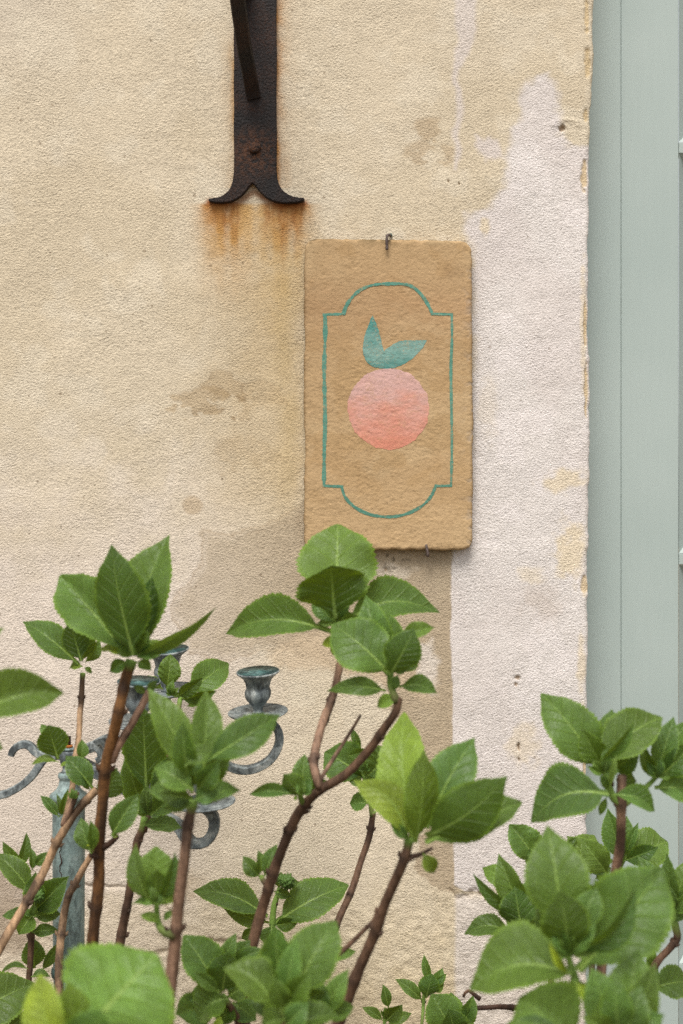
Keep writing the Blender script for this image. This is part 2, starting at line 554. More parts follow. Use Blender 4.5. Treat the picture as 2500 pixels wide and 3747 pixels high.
def wall_height(X, Y):
    """relief in metres, positive towards the viewer"""
    h = (fbm(X / 520, Y / 620, 3, 3) - 0.5) * 0.005
    h += (fbm(X / 90, Y / 80, 8, 3) - 0.5) * 0.0013
    xr, yr = X * 0.88 - Y * 0.47, X * 0.47 + Y * 0.88
    h += (fbm(xr / 20, yr / 13, 11, 2) - 0.5) * 0.0005
    rough = sst(3180, 3330, Y + (vn(X / 150, Y / 150, 77) - 0.5) * 160)
    h += rough * (fbm(X / 34, Y / 26, 21, 4) - 0.5) * 0.0034
    wg = fbm(X / 70, Y / 70, 131, 4) - 0.5
    sd = poly_sd(X + wg * 12, Y + (fbm(X / 26, Y / 26, 121, 3) - 0.5) * 6, WHITE)
    h += 0.0011 * sst(-3, 4, sd) * sst(1950, 2050, Y)
    for cx, cy, rx, ry in CHIPS:
        q = np.hypot((X - cx) / (rx * 1.6), (Y - cy) / ry) + (vn(X / 14, Y / 14, 31) - 0.5) * 0.5
        h -= 0.003 * sst(1.05, 0.6, q)
    for cx, cy, rx, ry, dp in DENTS:
        q = np.hypot((X - cx) / rx, (Y - cy) / ry) + (vn(X / 9, Y / 9, 41) - 0.5) * 0.4
        h -= dp * 0.0015 * sst(1.1, 0.6, q)
    # ring where an old fixing was filled
    q = np.hypot((X - 1898) / 44, (Y - 2495) / 60) + (vn(X / 12, Y / 12, 71) - 0.5) * 0.5
    h += 0.0006 * np.exp(-((q - 0.9) / 0.12) ** 2)
    q = np.hypot((X - 2072) / 46, (Y - 455) / 18)
    h += 0.0014 * np.exp(-((q - 1.0) / 0.3) ** 2) * (Y < 465)
    jx, jy = X + (vn(X / 22, Y / 22, 51) - 0.5) * 18, Y + (vn(X / 22, Y / 22, 52) - 0.5) * 18
    for c in CRACKS[:3]:
        h -= 0.0026 * np.exp(-(line_d(jx, jy, c) / 6.0) ** 2)
    return h

def wall_colour(X, Y):
    n_big = fbm(X / 420, Y / 420, 101, 4)
    n_mid = fbm(X / 110, Y / 110, 111, 4)
    n_fin = fbm(X / 26, Y / 26, 121, 3)
    wig = (fbm(X / 70, Y / 70, 131, 4) - 0.5)
    C = np.zeros(X.shape + (3,))
    def put(col, m):
        nonlocal C
        m = np.clip(m, 0, 1)[..., None]
        C = C * (1 - m) + np.array(lin(col)) * m
    C[:] = np.array(lin((211, 195, 165)))
    put((205, 191, 166), 0.8 * sst(420, 60, X) * sst(420, 40, Y))
    put((205, 188, 156), 0.6 * sst(0.47, 0.66, n_big))
    put((217, 203, 175), 0.55 * sst(0.5, 0.68, n_mid))
    low = sst(1450, 2300, Y + (n_mid - 0.5) * 500) * sst(1180, 620, X + (n_mid - 0.5) * 300)
    put((217, 202, 182), 0.9 * low)
    put((218, 202, 173), 0.9 * sst(2500, 2900, Y) * sst(1700, 1300, X) * sst(500, 900, X))
    put((213, 195, 160), 0.55 * sst(3150, 3400, Y + wig * 220))
    # weathering under the bracket, running past the plaque
    warm = np.exp(-((X - 985 - wig * 160) / 210) ** 2) * sst(720, 1100, Y) * sst(2150, 1650, Y)
    put((194, 170, 128), 0.65 * warm * (0.6 + 0.8 * n_mid))
    put((190, 164, 114), 0.5 * np.exp(-((X - 1050 - wig * 60) / 55) ** 2) * sst(800, 1000, Y) * sst(2150, 1500, Y) * (0.5 + n_mid))
    # old darker coat below the plaque
    tan = pp([(455, 1215), (530, 1228), (640, 1190), (700, 1150), (720, 1100), (1050, 1100), (1050, 2054), (1012, 2044), (952, 1992), (985, 1850), (968, 1750), (905, 1640), (862, 1560), (760, 1540), (680, 1500), (600, 1490), (520, 1520), (430, 1500), (392, 1400), (424, 1345), (457, 1290)])
    sd = poly_sd(X + wig * 60, Y + (n_fin - 0.5) * 30, tan)
    put((181, 162, 132), np.where(X > 1400, sst(-3, 8, sd), sst(-14, 34, sd)) * (0.62 + 0.38 * sst(800, 1250, X)) * (0.72 + 0.5 * n_mid))
    put((158, 132, 96), 0.35 * np.exp(-((sd - 3) / 4.5) ** 2) * sst(1250, 1000, X))
    ins = pp([(600, 1500), (720, 1440), (800, 1400), (960, 1470), (1010, 1560), (985, 1620), (900, 1580), (840, 1560), (750, 1545), (640, 1540)])
    sd = poly_sd(X + wig * 70, Y + (n_fin - 0.5) * 40, ins)
    put((203, 180, 146), 0.7 * sst(-10, 30, sd))
    put((222, 210, 192), 0.75 * sst(1.0, 0.5, np.hypot((X - 1568 + wig * 40) / 52, (Y - 2440) / 120) + (n_fin - 0.5) * 0.5))
    put((220, 206, 182), 0.6 * sst(1.0, 0.4, np.hypot((X - 1440 + wig * 40) / 90, (Y - 2090) / 40) + (n_fin - 0.5) * 0.6))
    # smudges
    wg2 = fbm(X / 45, Y / 30, 171, 4) - 0.5
    for cx, cy, rx, ry, am in ((735, 1455, 100, 45, .6), (800, 1400, 80, 50, .45), (980, 1450, 90, 60, .35), (900, 1650, 120, 70, .25)):
        q = np.hypot((X - cx + wig * 130) / rx, (Y - cy + wg2 * 90) / ry) + wg2 * 1.6
        put((170, 144, 104), am * sst(1.02, 0.80, q) * (0.5 + 0.8 * n_mid))
        put((126, 98, 64), am * 0.75 * np.exp(-((q - 0.95) / 0.07) ** 2) * sst(0.35, 0.6, n_mid))
    for cx, cy, rx, ry, am in ((1575, 470, 60, 50, .55), (1545, 545, 50, 40, .4), (1625, 560, 40, 36, .4)):
        q = np.hypot((X - cx + wig * 90) / rx, (Y - cy + wg2 * 80) / ry) + wg2 * 1.5
        put((172, 146, 108), am * sst(1.05, 0.6, q) * (0.5 + n_mid))
    q = np.hypot((X - 706) / 36, (Y - 1850) / 34) + (n_fin - 0.5) * 0.35
    put((182, 158, 122), 0.6 * sst(1.0, 0.75, q))
    put((160, 132, 96), 0.35 * np.exp(-((q - 0.95) / 0.1) ** 2))
    # damp, darker plinth at lower left
    q = np.hypot((X - 40 + wig * 160) / 190, (Y - 3330 + wig * 120) / 210) + (n_fin - 0.5) * 0.5
    put((150, 128, 102), 0.6 * sst(1.1, 0.3, q))
    q = np.hypot((X - 640 + wig * 120) / 130, (Y - 3230 + wig * 60) / 60) + (n_fin - 0.5) * 0.5
    put((172, 146, 108), 0.5 * sst(1.1, 0.3, q))
    put((206, 184, 142), 0.4 * sst(3420, 3650, Y + wig * 300) * sst(700, 1100, X))
    # white coat
    k = sst(2000, 1900, Y)
    sd = poly_sd(X + wig * (12 + 60 * k), Y + (n_fin - 0.5) * (6 + 34 * k), WHITE)
    wm = sst(-2 - 16 * k, 5 + 26 * k, sd)
    put((217, 210, 203), wm * 0.97)
    put((227, 219, 213), wm * 0.6 * sst(0.5, 0.66, n_mid))
    put((209, 199, 191), wm * 0.5 * sst(0.5, 0.66, n_big))
    st = [(1668, -900), (1790, -900), (1745, 100), (1720, 200), (1692, 260), (1688, 560), (1680, 632), (1660, 630), (1662, 300)]
    sd = poly_sd(X + wig * 40, Y + (n_fin - 0.5) * 40, st)
    put((214, 202, 192), 0.62 * sst(-8, 14, sd))
    sd = poly_sd(X + wig * 50, Y + (n_fin - 0.5) * 30, [(1742, 498), (1825, 510), (1840, 575), (1790, 590), (1755, 545)])
    put((214, 202, 192), 0.7 * sst(-8, 14, sd))
    put((216, 206, 196), 0.62 * sst(1655, 1675, X + wig * 10) * sst(3262, 3275, Y + wig * 30))
    for cx, cy, rx, ry, a in ((2060, 1755, 95, 55, 0.8), (2085, 2010, 75, 120, 0.85), (1776, 832, 20, 38, 0.8), (2128, 2440, 22, 130, 0.7), (1915, 2720, 75, 90, 0.55), (1940, 2110, 50, 40, 0.5), (1830, 3275, 130, 22, 0.6), (2135, 1180, 14, 260, 0.6), (1790, 1500, 46, 120, 0.25)):
        q = np.hypot((X - cx + wig * rx * 0.9) / rx, (Y - cy + wig * ry * 0.9) / ry) + (n_fin - 0.5) * 0.9
        put((218, 202, 172), a * sst(1.15, 0.45, q))
    q = np.hypot((X - 1985 + wig * 120) / 90, (Y - 2220) / 110) + (n_fin - 0.5) * 0.6
    put((186, 170, 154), 0.4 * sst(1.0, 0.2, q))
    # exposed stone on the arris
    for cx, cy, rx, ry in CHIPS:
        q = np.hypot((X - cx) / (rx * 1.6), (Y - cy) / ry) + (vn(X / 14, Y / 14, 31) - 0.5) * 0.5
        put((203, 178, 132), 0.75 * sst(1.05, 0.6, q))
    for cx, cy, rx, ry, dp in DENTS:
        q = np.hypot((X - cx) / rx, (Y - cy) / ry) + (vn(X / 9, Y / 9, 41) - 0.5) * 0.4
        put((150, 120, 82), 0.7 * sst(1.0, 0.6, q))
    # rust washed down from the bracket
    strk = 0.55 + 0.45 * vn(X / 26, Y / 300, 141) + (n_mid - 0.5) * 0.8 + (n_fin - 0.5) * 0.6
    def run(xc, wd, y0, y1, col, a):
        m = np.exp(-np.abs((X - xc + wig * 24) / wd) ** 3) * sst(y0, y0 + 14, Y) * (1 - sst(y0, y1, Y)) * strk
        put(col, a * m)
    run(830, 95, 738, 1180, (194, 150, 88), 1.2)
    run(812, 70, 738, 900, (166, 108, 54), 1.0)
    run(1035, 105, 738, 1330, (198, 160, 92), 0.85)
    run(1050, 84, 738, 990, (164, 106, 50), 1.0)
    run(950, 120, 742, 1000, (204, 164, 104), 0.7)
    rr_ = random.Random(5)
    for _ in range(22):
        x_ = rr_.choice([rr_.uniform(765, 880), rr_.uniform(965, 1112), rr_.uniform(965, 1112)])
        ln, wd_ = rr_.uniform(70, 330), rr_.uniform(4, 10)
        m = np.exp(-((X - x_ + (vn(Y / 50, Y * 0 + x_, 191) - 0.5) * 16) / wd_) ** 2) * sst(738, 746, Y) * (1 - sst(738, 738 + ln, Y)) * (0.5 + n_fin)
        put((150, 92, 44), rr_.uniform(0.25, 0.55) * m)
    inb = (Y < 690)
    n_e = 0.35 + 1.8 * np.clip(fbm(X / 22, Y / 60, 151, 3) - 0.3, 0, 1)
    put((168, 104, 48), 0.9 * np.exp(-np.clip(X - 1013, 0, 999) / 13) * n_e * inb * (X > 930))
    put((190, 140, 78), 0.6 * np.exp(-np.clip(X - 1013, 0, 999) / 30) * n_e * inb * (X > 930))
    put((186, 138, 76), 0.7 * np.exp(-np.clip(857 - X, 0, 999) / 20) * n_e * inb * sst(60, 200, Y) * (X < 930))
    put((150, 88, 42), 0.8 * np.exp(-(line_d(X, Y, [(765, 740), (870, 742), (930, 700), (985, 735), (1030, 752), (1115, 742)]) / 13) ** 2) * (0.4 + n_mid))
    jx, jy = X + (vn(X / 22, Y / 22, 51) - 0.5) * 18, Y + (vn(X / 22, Y / 22, 52) - 0.5) * 18
    for i, c in enumerate(CRACKS):
        put((112, 88, 58), (0.40 if i < 3 else 0.22) * np.exp(-(line_d(jx, jy, c) / (5 if i < 3 else 4)) ** 2) * (0.4 + 1.2 * n_fin))
    # mould flecks under the plaque
    put((70, 60, 40), 0.8 * sst(0.64, 0.72, fbm(X / 12, Y / 16, 161, 2)) * np.exp(-((X - 1430) / 70) ** 2 - ((Y - 2050) / 40) ** 2))
    C = C * (np.array([1.0, 1.025, 1.11]) * (1 - wm[..., None]) + np.array([1.04, 1.04, 1.06]) * wm[..., None])
    return np.clip(C, 0, 0.9)

def build_wall():
    root = empty('plaster_wall', (-0.3, 0, 0))
    step = 5.0
    xs_flat = np.concatenate([np.linspace(-5600, -100, 60), np.arange(-60, 2080, step)])
    n_tail, n_arc, n_rev = 14, 9, 14
    ztop, zbot = 3.05, -0.02
    sy_top, sy_bot = 1873.5 - (ztop - ZC) / K, 1873.5 - (zbot - ZC) / K
    ys = np.concatenate([np.linspace(sy_top, -70, 24), np.arange(-40, 3800, step), np.linspace(3830, sy_bot, 24)])
    ex = edge_x(ys)
    rad = 17.0 + 6 * (vn(ys / 80, ys * 0 + 1, 61) - 0.5)
    X = np.zeros((len(ys), len(xs_flat) + n_tail + n_arc + n_rev))
    DY = np.zeros_like(X)                   # set-back behind the face, grid units
    X[:, :len(xs_flat)] = xs_flat[None]
    a = len(xs_flat)
    t = np.linspace(0, 1, n_tail)
    X[:, a:a + n_tail] = 2080 + (ex - rad - 2080)[:, None] * t[None]
    a += n_tail
    th = np.linspace(0, math.pi / 2, n_arc + 1)[1:]
    X[:, a:a + n_arc] = (ex - rad)[:, None] + rad[:, None] * np.sin(th)[None]
    DY[:, a:a + n_arc] = rad[:, None] * (1 - np.cos(th))[None]
    a += n_arc
    back = np.linspace(0, 0.34 / K, n_rev + 1)[1:]
    X[:, a:] = ex[:, None] - 0.0 * back[None]
    DY[:, a:] = rad[:, None] + back[None]
    Y = np.repeat(ys[:, None], X.shape[1], 1)
    h = wall_height(X + DY, Y)
    nx = np.zeros_like(X)
    k0 = len(xs_flat) + n_tail
    nx[:, k0:k0 + n_arc] = np.sin(th)[None]
    nx[:, k0 + n_arc:] = 1
    ny = np.sqrt(1 - nx ** 2)
    P = np.stack([(X - 1250) * K + nx * h, DY * K - ny * h, ZC + (1873.5 - Y) * K], -1)
    me = grid_mesh('plaster_face', P[:, :, :])
    C = wall_colour(np.minimum(X + DY * 0.4, 2175), Y)
    at_ = me.color_attributes.new('tint', 'FLOAT_COLOR', 'POINT')
    at_.data.foreach_set('color', np.concatenate([C, np.ones(C.shape[:2] + (1,))], -1).reshape(-1).astype(np.float32))
    link('plaster_face', me, M_PLASTER, root)
    # the wall goes on over and beyond the doorway
    bm = bmesh.new()
    x0 = (2160 - 1250) * K
    box(bm, -2.9, x0 + 3.0, 0.004, 0.34, 3.05, 3.6)
    me = bpy.data.meshes.new('lintel')
    bm.to_mesh(me); bm.free()
    def flat_tint(me):
        a_ = me.color_attributes.new('tint', 'FLOAT_COLOR', 'POINT')
        a_.data.foreach_set('color', np.tile(np.array([*lin((211, 192, 157)), 1], np.float32), len(me.vertices)))
    flat_tint(me)
    link('lintel', me, M_PLASTER, root)
    bm = bmesh.new()
    box(bm, x0 + 1.25, x0 + 3.0, 0.0, 0.34, -0.02, 3.05)
    me = bpy.data.meshes.new('door_jamb')
    bm.to_mesh(me); bm.free()
    flat_tint(me)
    link('door_jamb', me, M_PLASTER, root)
    tag(root, 'cream and white weathered rough plaster wall with rust streaks behind everything', 'wall')
build_wall()

# ------------------------------------------------------------------ door
def build_door():
    d = -0.11
    s = px(d)
    X = lambda sx: (sx - 1250) * s
    Z = lambda sy: ZC + (1873.5 - sy) * s
    y = -d
    root = empty('panelled_door', (X(2700), y, 0))
    xr = (2160 - 1250) * K + 1.27
    box_obj('door_post', (X(2112), X(2271), y - 0.006, y + 0.1, 0.0, 3.03), M_DOOR, root, 0.0025)
    box_obj('door_post', (xr - 0.09, xr, y - 0.006, y + 0.1, 0.0, 3.03), M_DOOR, root, 0.0025)
    box_obj('door_head', (X(2272.5), xr - 0.092, y - 0.004, y + 0.1, 2.945, 3.03), M_DOOR, root, 0.0025)
    xl, xr2 = X(2272.4), xr - 0.094
    box_obj('stile', (xl, X(2484), y - 0.001, y + 0.04, 0.006, 2.94), M_DOOR, root, 0.002)
    xs2 = xr2 - (X(2484) - xl)
    box_obj('stile', (xs2, xr2, y - 0.001, y + 0.04, 0.006, 2.94), M_DOOR, root, 0.002)
    bars = [(2.90, 2.939), (Z(560), Z(519)), (Z(2066), Z(2025)), (Z(3567), Z(3526)), (0.007, 0.03)]
    for b0, b1 in bars:
        box_obj('rail', (X(2484) + 0.0005, xs2 - 0.0005, y - 0.0002, y + 0.04, b0, b1), M_DOOR, root, 0.0012)
    for i in range(len(bars) - 1):
        z1, z0 = bars[i][0] - 0.0005, bars[i + 1][1] + 0.0005
        x0, x1 = X(2484) + 0.0005, xs2 - 0.0005
        b, dp = 0.020, 0.024
        # recessed panel with splayed edges
        o = [(x0, y, z0), (x1, y, z0), (x1, y, z1), (x0, y, z1)]
        n = [(x0 + b, y + dp, z0 + b), (x1 - b, y + dp, z0 + b), (x1 - b, y + dp, z1 - b), (x0 + b, y + dp, z1 - b)]
        p = link('panel', mesh('panel', n, [(0, 1, 2, 3)], False), M_DOOR, root)
        me = mesh('splay', o + n, [(0, 1, 5, 4), (1, 2, 6, 5), (2, 3, 7, 6), (3, 0, 4, 7)], False)
        link('splay', me, M_DOOR, p)
    tag(root, 'grey green painted wooden door with recessed panels beside the plaster wall', 'door')
build_door()

# ------------------------------------------------------------------ iron bracket
def build_bracket():
    c = lambda x, y: loc('1', x, y)
    d0 = 0.004
    root = empty('iron_bracket', at(*c(750, 800), 0))
    right = [(925, 1400), (932, 1470), (945, 1520), (965, 1556), (992, 1585), (1026, 1606), (1062, 1620), (1105, 1629), (1146, 1630), (1153, 1638), (1150, 1652), (1100, 1668), (1040, 1673), (990, 1673), (950, 1669), (908, 1660), (870, 1645), (832, 1620), (800, 1590), (775, 1562), (758, 1540), (744, 1522)]
    mid = [(728, 1510)]
    left = [(715, 1524), (700, 1541), (682, 1566), (660, 1592), (632, 1620), (600, 1641), (562, 1658), (520, 1668), (470, 1671), (420, 1668), (385, 1660), (371, 1651), (373, 1638), (400, 1634), (450, 1628), (495, 1606), (530, 1578), (552, 1540), (566, 1498), (574, 1440), (578, 1390)]
    rs = [(925 + 2 * math.sin(i), 1300 - i * 100) for i in range(34)]
    ls = [(577 + 2.5 * math.sin(i * 1.7 + 1), 1300 - (33 - i) * 100) for i in range(34)]
    out = [(926, 1350)] + right + mid + left + ls[::-1][:0]
    ring = right + mid + left + [(577 + 2 * math.sin(i * 1.7 + 1), 1300 - i * 100) for i in range(34)] + [(925 + 2 * math.sin(i), 1300 - i * 100) for i in range(33, -1, -1)]
    bm = bmesh.new()
    vs_ = []
    for x, y in ring:
        p = at(*c(x, y), 0)
        # feet lift slightly off the wall towards their tips
        p.y = -d0 - 0.007
        vs_.append(bm.verts.new(p))
    f = bm.faces.new(vs_)
    r = bmesh.ops.extrude_face_region(bm, geom=[f])
    for v in [g for g in r['geom'] if isinstance(g, bmesh.types.BMVert)]:
        v.co.y += 0.012
    bmesh.ops.recalc_face_normals(bm, faces=bm.faces)
    es = [e for e in bm.edges if abs(e.verts[0].co.y - e.verts[1].co.y) < 1e-6 and e.verts[0].co.y < -0.008]
    bmesh.ops.bevel(bm, geom=es, offset=0.0012, segments=2, affect='EDGES')
    bmesh.ops.triangulate(bm, faces=[f_ for f_ in bm.faces if len(f_.verts) > 4])
    me = bpy.data.meshes.new('wall_plate')
    bm.to_mesh(me); bm.free()
    link('wall_plate', me, M_IRON, root)
    # strut swinging out and up from the plate
    path = [(*c(738, 800), 0.010), (*c(725, 740), 0.018), (*c(700, 600), 0.045), (*c(662, 400), 0.085), (*c(632, 200), 0.125), (*c(606, 0), 0.165), (*c(585, -250), 0.215), (*c(560, -560), 0.275)]
    pts, _ = catmull([at(*p) for p in path], [1] * len(path), 0.008)
    rr = [0.5 * px(0.0) * 54] * len(pts)
    prof = [(-0.86, -0.42), (0.86, -0.42), (0.98, -0.28), (0.98, 0.22), (0.72, 0.42), (-0.86, 0.42), (-0.98, 0.28), (-0.98, -0.28)]
    V, F = tube(pts, rr, prof=prof)
    link('strut', mesh('strut', V, F, False), M_IRON, root)
    # cross arm the strut carries, above the picture
    e = pts[-1]
    pl = at(*c(750, -560), 0)
    V, F = tube([Vector((e.x, -0.012, e.z + 0.012)), Vector((e.x, -0.5, e.z + 0.012))], 0.012, prof=[(-1, -1), (1, -1), (1, 1), (-1, 1)], ref=Vector((0, 0, 1)))
    link('cross_arm', mesh('cross_arm', V, F, False), M_IRON, root)
    # bolt head
    b = at(*c(748, 1226), 0)
    r0 = 47 / 2.24 * K
    V, F = [], []
    n = 20
    prof = [(1.0, 0.0), (1.0, 0.0035), (0.9, 0.0055), (0.6, 0.0066), (0.25, 0.0070)]
    for k, (q, h) in enumerate(prof):
        for j in range(n):
            a = 2 * math.pi * j / n
            w_ = 1 + 0.06 * math.sin(2 * a + 1) + 0.03 * math.sin(5 * a)
            V.append((b.x + q * r0 * w_ * math.cos(a), -0.0105 - h, b.z + q * r0 * w_ * math.sin(a)))
    for k in range(len(prof) - 1):
        for j in range(n):
            F.append((k * n + j, k * n + (j + 1) % n, (k + 1) * n + (j + 1) % n, (k + 1) * n + j))
    F.append(tuple(range((len(prof) - 1) * n, len(prof) * n)))
    link('bolt_head', mesh('bolt_head', V, F), M_IRON, root)
    tag(root, 'dark rusty iron wall bracket with forked curled foot above the plaque', 'bracket')
build_bracket()

# ------------------------------------------------------------------ painted plaque
PL_D, PL_T = 0.024, 0.020
def plaque_h(X, Y):
    patch = sst(0.42, 0.62, fbm(X / 110, Y / 80, 205, 3))
    h = (fbm(X / 24, Y / 17, 201, 4, 0.6) - 0.5) * (0.0002 + 0.0008 * patch)
    h += (fbm(X / 200, Y / 150, 211, 3) - 0.5) * 0.003
    h += (fbm(X / 10, Y / 8, 221, 2) - 0.5) * (0.0002 + 0.0004 * patch)
    return h
def plaque_front(X, Y):
    """world positions on the plaque face"""
    s = px(PL_D)
    return np.stack([(X - 1250) * s, -PL_D - plaque_h(X, Y), ZC + (1873.5 - Y) * s], -1)

def build_plaque():
    L_, R_, T_, B_ = 1115.0, 1731.0, 873.0, 2014.0
    root = empty('painted_plaque', at(0.5 * (L_ + R_), B_, 0.018))
    nx, ny = 250, 460
    u, v = np.meshgrid(np.linspace(0, 1, nx), np.linspace(0, 1, ny))
    # square to rounded rectangle with a worn, wavering edge
    def side(t, a, b, seed, fr):
        return (vn(t * fr, t * 0 + seed, seed) - 0.5)
    lx = L_ + side(v, 0, 0, 231, 40) * 4 + side(v, 0, 0, 232, 9) * 5 - 2 * v
    rx = R_ - 2 + side(v, 0, 0, 233, 46) * 3 + side(v, 0, 0, 234, 10) * 5 + 3 * v
    ty = T_ + side(u, 0, 0, 235, 40) * 4 + 9 * u * u
    by = B_ + side(u, 0, 0, 236, 46) * 5 - 3 + 2 * u
    X = lx + (rx - lx) * u
    Y = ty + (by - ty) * v
    rad = 40.0
    dx = np.minimum(X - lx, rx - X)
    dy = np.minimum(Y - ty, by - Y)
    # pull corner points onto the rounding
    cx, cy = np.clip(rad - dx, 0, None), np.clip(rad - dy, 0, None)
    inc = (cx > 0) & (cy > 0)
    ln = np.hypot(cx, cy) + 1e-9
    sc = np.where(inc, np.maximum(cx, cy) / ln, 1.0)
    sgx = np.where(X - lx < rx - X, -1, 1)
    sgy = np.where(Y - ty < by - Y, -1, 1)
    X = np.where(inc, X + sgx * cx * (sc - 1), X)
    Y = np.where(inc, Y + sgy * cy * (sc - 1), Y)
    P = plaque_front(X, Y)
    ed = np.minimum(np.minimum(u * (R_ - L_), (1 - u) * (R_ - L_)), np.minimum(v * (B_ - T_), (1 - v) * (B_ - T_)))
    P[..., 1] += 0.0035 * np.exp(-ed / 4.0) + 0.0012 * sst(0.55, 0.7, fbm(X / 22, Y / 22, 241, 3)) * np.exp(-ed / 14.0)
    # skirt back to the wall
    ringi = [(0, i) for i in range(nx)] + [(j, nx - 1) for j in range(1, ny)] + [(ny - 1, i) for i in range(nx - 2, -1, -1)] + [(j, 0) for j in range(ny - 2, 0, -1)]
    me = grid_mesh('board', P)
    nb = nx * ny
    bm = bmesh.new()
    bm.from_mesh(me)
    bm.verts.ensure_lookup_table()
    rv = [bm.verts[j * nx + i] for j, i in ringi]
    bv = []
    for v_ in rv:
        bv.append(bm.verts.new((v_.co.x, -PL_D + PL_T, v_.co.z)))
    for k in range(len(rv)):
        f = bm.faces.new((rv[k], bv[k], bv[(k + 1) % len(rv)], rv[(k + 1) % len(rv)]))
        f.smooth = True
    bmesh.ops.recalc_face_normals(bm, faces=bm.faces)
    bm.to_mesh(me)
    co = np.zeros(len(me.vertices) * 3, np.float32)
    me.vertices.foreach_get('co', co)
    co = co.reshape(-1, 3)
    bm.free()
    s = px(PL_D)
    SX, SY = co[:, 0] / s + 1250, 1873.5 - (co[:, 2] - ZC) / s
    edd = np.minimum(np.minimum(SX - L_, R_ - SX), np.minimum(SY - T_, B_ - SY))
    C = np.zeros((len(SX), 3))
    def put(col, m):
        nonlocal C
        m = np.clip(m, 0, 1)[:, None]
        C = C * (1 - m) + np.array(lin(col)) * m
    C[:] = lin((194, 159, 112))
    big, mid, fin = fbm(SX / 260, SY / 200, 251, 4), fbm(SX / 90, SY / 70, 261, 4), fbm(SX / 16, SY / 12, 271, 3)
    put((200, 167, 120), 0.8 * sst(0.48, 0.64, big))
    put((184, 147, 98), 0.55 * sst(0.50, 0.66, mid))
    put((182, 143, 100), 0.6 * np.exp(-((SY - 1120) / 110) ** 2) * (0.4 + mid))
    put((203, 168, 120), 0.7 * sst(1700, 1950, SY))
    put((150, 118, 76), 0.22 * sst(0.62, 0.74, fin))
    q = np.hypot((SX - 1665) / 60, (SY - 995) / 40)
    put((140, 108, 72), 0.3 * sst(1.0, 0.1, q + (fin - 0.5) * 1.6))
    mould = np.exp(-np.clip(SY - T_ - 8 * ((SX - L_) / 600) ** 2, 0, 999) / 14) * sst(0.34, 0.54, fbm(SX / 30, SY / 14, 281, 3)) * (0.3 + 0.7 * np.exp(-((SX - 1400) / 110) ** 2) + 0.7 * np.exp(-((SX - 1140) / 40) ** 2))
    put((84, 70, 40), 0.95 * mould)
    put((116, 90, 56), 0.65 * np.exp(-np.clip(edd, 0, 999) / 5) * (0.3 + fin))
    put((176, 160, 140), 0.7 * sst(0.6, 0.68, fbm(SX / 22, SY / 22, 241, 3)) * np.exp(-np.clip(R_ - SX, 0, 999) / 16))
    C = C * np.array([0.85, 0.90, 1.02])
    a_ = me.color_attributes.new('tint', 'FLOAT_COLOR', 'POINT')
    a_.data.foreach_set('color', np.concatenate([C, np.ones((len(C), 1))], -1).reshape(-1).astype(np.float32))
    link('board', me, M_PLAQUE, root)

    LIFT = 0.00035
    z_of = lambda sy: ZC + (1873.5 - sy) * s
    def on_face(X, Y, lift=LIFT):
        P = plaque_front(np.asarray(X, float), np.asarray(Y, float))
        P[..., 1] -= lift
        return P
    # the fruit
    m_fruit = mat_paint('fruit_paint', [(0.0, rgba((204, 134, 112))), (0.25, rgba((204, 140, 120))), (0.48, rgba((206, 152, 136))), (0.7, rgba((203, 162, 152))), (1.0, rgba((206, 168, 160)))], (z_of(1645), z_of(1350)), wear=0.35)
    cx, cy = loc('2', 673, 1258)
    rr, aa = np.meshgrid(np.linspace(0.002, 1, 56), np.linspace(0, 2 * math.pi, 241), indexing='ij')
    rad = 148.5 + (vn(aa * 9, aa * 0 + 1, 301) - 0.5) * 6 + (vn(aa * 30, aa * 0 + 2, 302) - 0.5) * 3.5 * np.cos(aa * 0)
    rad[:, -1] = rad[:, 0]
    X, Y = cx + rad * rr * np.cos(aa), cy + rad * rr * np.sin(aa)
    link('painted_fruit', grid_mesh('painted_fruit', on_face(X, Y)[:, ::-1]), m_fruit, root)
    # the leaves: rows between two outlines
    m_leafp = mat_paint('leaf_paint', [(0.0, rgba((80, 136, 128))), (0.35, rgba((128, 162, 152))), (0.6, rgba((104, 150, 142))), (1.0, rgba((76, 138, 130)))], (z_of(1350), z_of(1150)), wear=0.4)
    def strip(A, Bp, n=90, m=26):
        def res(pts):
            P = np.array([loc('2', *p) for p in pts])
            seg = np.r_[0, np.cumsum(np.hypot(*np.diff(P, axis=0).T))]
            t = np.linspace(0, seg[-1], n)
            # smooth resample
            xx, yy = np.interp(t, seg, P[:, 0]), np.interp(t, seg, P[:, 1])
            for _ in range(10):
                xx[1:-1] = (xx[:-2] + 2 * xx[1:-1] + xx[2:]) / 4
                yy[1:-1] = (yy[:-2] + 2 * yy[1:-1] + yy[2:]) / 4
            return xx, yy
        ax, ay = res(A)
        bx, by = res(Bp)
        jit = lambda k: (vn(np.arange(n) / 3.0, np.full(n, k), 311) - 0.5) * 2.5
        f = np.linspace(0, 1, m)[None]
        X = (ax + jit(1))[:, None] * (1 - f) + (bx + jit(2))[:, None] * f
        Y = (ay + jit(3))[:, None] * (1 - f) + (by + jit(4))[:, None] * f
        return X, Y
    X, Y = strip([(568, 638), (545, 690), (522, 750), (505, 815), (502, 880), (515, 925), (540, 960), (580, 984), (640, 992)], [(568, 638), (590, 690), (612, 755), (628, 815), (637, 862), (642, 880), (648, 920), (646, 955), (640, 992)])
    link('painted_leaf', grid_mesh('painted_leaf', on_face(X, Y, LIFT + 0.0002)), m_leafp, root)
    X, Y = strip([(928, 805), (850, 806), (775, 804), (730, 815), (690, 840), (655, 866), (640, 876), (646, 950), (640, 990)], [(928, 805), (905, 845), (868, 890), (825, 930), (780, 960), (735, 980), (700, 990), (670, 993), (640, 992)])
